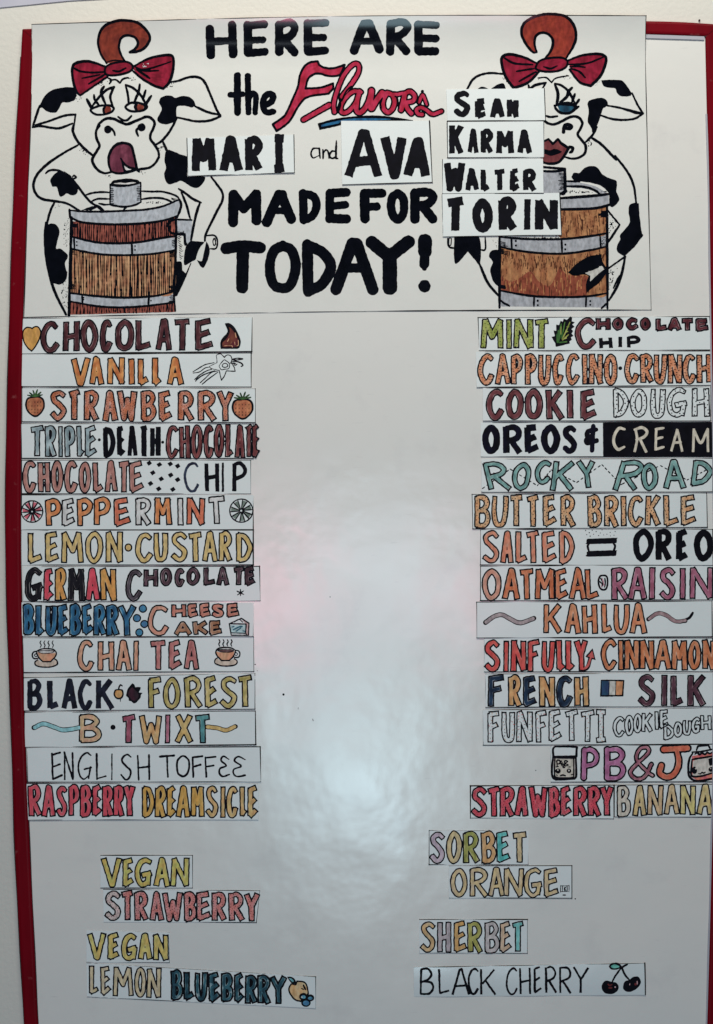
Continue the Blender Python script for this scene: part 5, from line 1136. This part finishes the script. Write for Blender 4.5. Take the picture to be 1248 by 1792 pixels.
strip(R5, quad(757, 236, 1247, 396, 2, -3), [('BANANA', [768, 840, 848, 918, 920, 1000, 1002, 1082, 1084, 1162, 1166, 1250], (238, 392, 234, 388), dict(c=[(192, 190, 178), (206, 188, 130), (202, 182, 134), (200, 182, 140), (192, 186, 122), (206, 192, 130)], c2=[(188, 188, 180), (196, 172, 110), (200, 170, 130), (196, 170, 120), (178, 172, 96), (196, 176, 104)], w=2.9, ol=1.15))],
  'card reading BANANA in pale yellow, right of the crimson STRAWBERRY card', border=dict(t=.35, b=.3, r=.3, l=.4), k=.5, nx=14)
SB = dict(w=3.2, ol=1.1)
strip(L7, quad(155, 50, 538, 183, 0, 2), [('SORBET', [157, 220, 221, 284, 286, 350, 356, 415, 414, 470, 473, 534], (54, 178), dict(SB, c=[(160, 150, 166), (206, 194, 146), (132, 138, 66), (222, 180, 122), (66, 166, 166), (200, 186, 142)], c2=[(140, 130, 150), (196, 180, 130), (112, 120, 46), (214, 166, 96), (40, 140, 142), (196, 176, 130)]))],
  'card reading SORBET in mixed colours, above the ORANGE card', border=dict(t=.35, b=.35, r=.3, l=.3), k=.6, nx=14)
strip(L7, quad(232, 186, 706, 311, 1, -1), [('ORANGE', [238, 304, 310, 384, 382, 446, 443, 519, 518, 594, 596, 658], (194, 308), dict(SB, w=2.7, c=(204, 188, 150), c2=(196, 178, 120)))],
  'card reading ORANGE in pale cream letters with a tiny wrapped sweet', border=dict(t=.45, b=.4, r=.5, l=.3), k=.6, nx=14, extras=[
  ('sweet_drawing', L7, (655, 255, 700, 306), [(None, None, [('S', L7, .6, '662,262 661,288'), ('S', L7, .6, '669,264 668,286'), ('S', L7, .6, '687,264 687,286'), ('S', L7, .6, '694,260 694,288'), ('S', L7, .5, '661,264 694,263'), ('S', L7, .5, '661,286 694,285'), ('S', L7, .7, '676,268 676,283'), ('S', L7, .7, '683,267 677,275 683,283'), ('S', L7, .9, '670,299 682,299')])])])
strip(L7, quad(118, 392, 535, 522, 2, 0), [('SHERBET', [121, 184, 186, 242, 250, 303, 303, 362, 368, 428, 427, 474, 472, 522], (400, 522), dict(SB, w=2.8, c=[(212, 188, 136), (146, 142, 148), (206, 166, 92), (140, 142, 66), (152, 152, 154), (196, 176, 148), (84, 160, 160)], c2=[(206, 172, 116), (130, 126, 134), (190, 146, 66), (120, 124, 50), (140, 140, 144), (188, 160, 130), (60, 136, 138)]))],
  'card reading SHERBET in mixed muted colours, above the BLACK CHERRY card', border=dict(t=.6, b=.25, r=.25, l=.4), k=.6, nx=14)
VY = View(1030, 1670, .08814)
q7 = [(97, 576), (986, 560), (988, 682), (98, 690)]
(qx0, qy0), (qx1, qy1) = L7(97, 560), L7(988, 690)
def cwarp(U, V):
    s = (U - qx0) / (qx1 - qx0); t = (V - qy0) / (qy1 - qy0)
    return 1.3 * np.sin(np.pi * np.clip(t, 0, 1)) + 1.5 * np.sin(s * 9.5) ** 2 * .5 + 2.2 * np.clip(s - .8, 0, 1) * 5 * np.clip(s - .8, 0, 1) * 5 * .5
BC = dict(c=None, solid=True, w=1.9, step=.6)
strip(L7, q7, [('BLACK', [117, 178, 188, 238, 240, 316, 302, 350, 350, 416], (578, 686), BC), ('CHERRY', [448, 500, 500, 550, 555, 592, 598, 648, 652, 708, 704, 773], (574, 684, 570, 678), BC)],
  'glossy white card reading BLACK CHERRY in black, with two drawn cherries', border=dict(t=.2, r=.9), matl=M_GLOSS, warp=cwarp, nx=40, extras=[
  ('cherries_drawing', VY, (240, 150, 1040, 790), [(None, None, [('F', VY, '460,535 540,550 595,620 580,700 520,760 420,785 320,760 260,680 265,590 310,525 370,510 460,535'), ('F', VY, '800,500 860,450 920,428 990,440 1035,530 1000,620 930,690 840,735 740,730 685,670 690,580 730,520 800,500'),
     ('S', VY, 1.4, '465,540 520,430 640,270'), ('S', VY, 1.5, '810,500 720,400 660,270 600,200 540,170'), ('S', VY, 1.3, '640,270 700,230 770,195'), ('O', VY, '400,235 440,180 530,165 600,200 650,250 570,290 480,300 430,280')]),
     ((90, 170, 160), (50, 130, 120), [('O', VY, '440,235 480,205 540,200 610,240 560,262 480,268')]), ((84, 26, 30), None, [('S', VY, .9, '385,580 410,605 460,590'), ('E', VY, 930, 580, 30, 26), ('E', VY, 430, 655, 40, 20)]), ((200, 160, 170), None, [('E', VY, 525, 640, 13, 15), ('S', VY, .6, '960,520 962,580'), ('S', VY, .5, '815,570 810,600')])])])
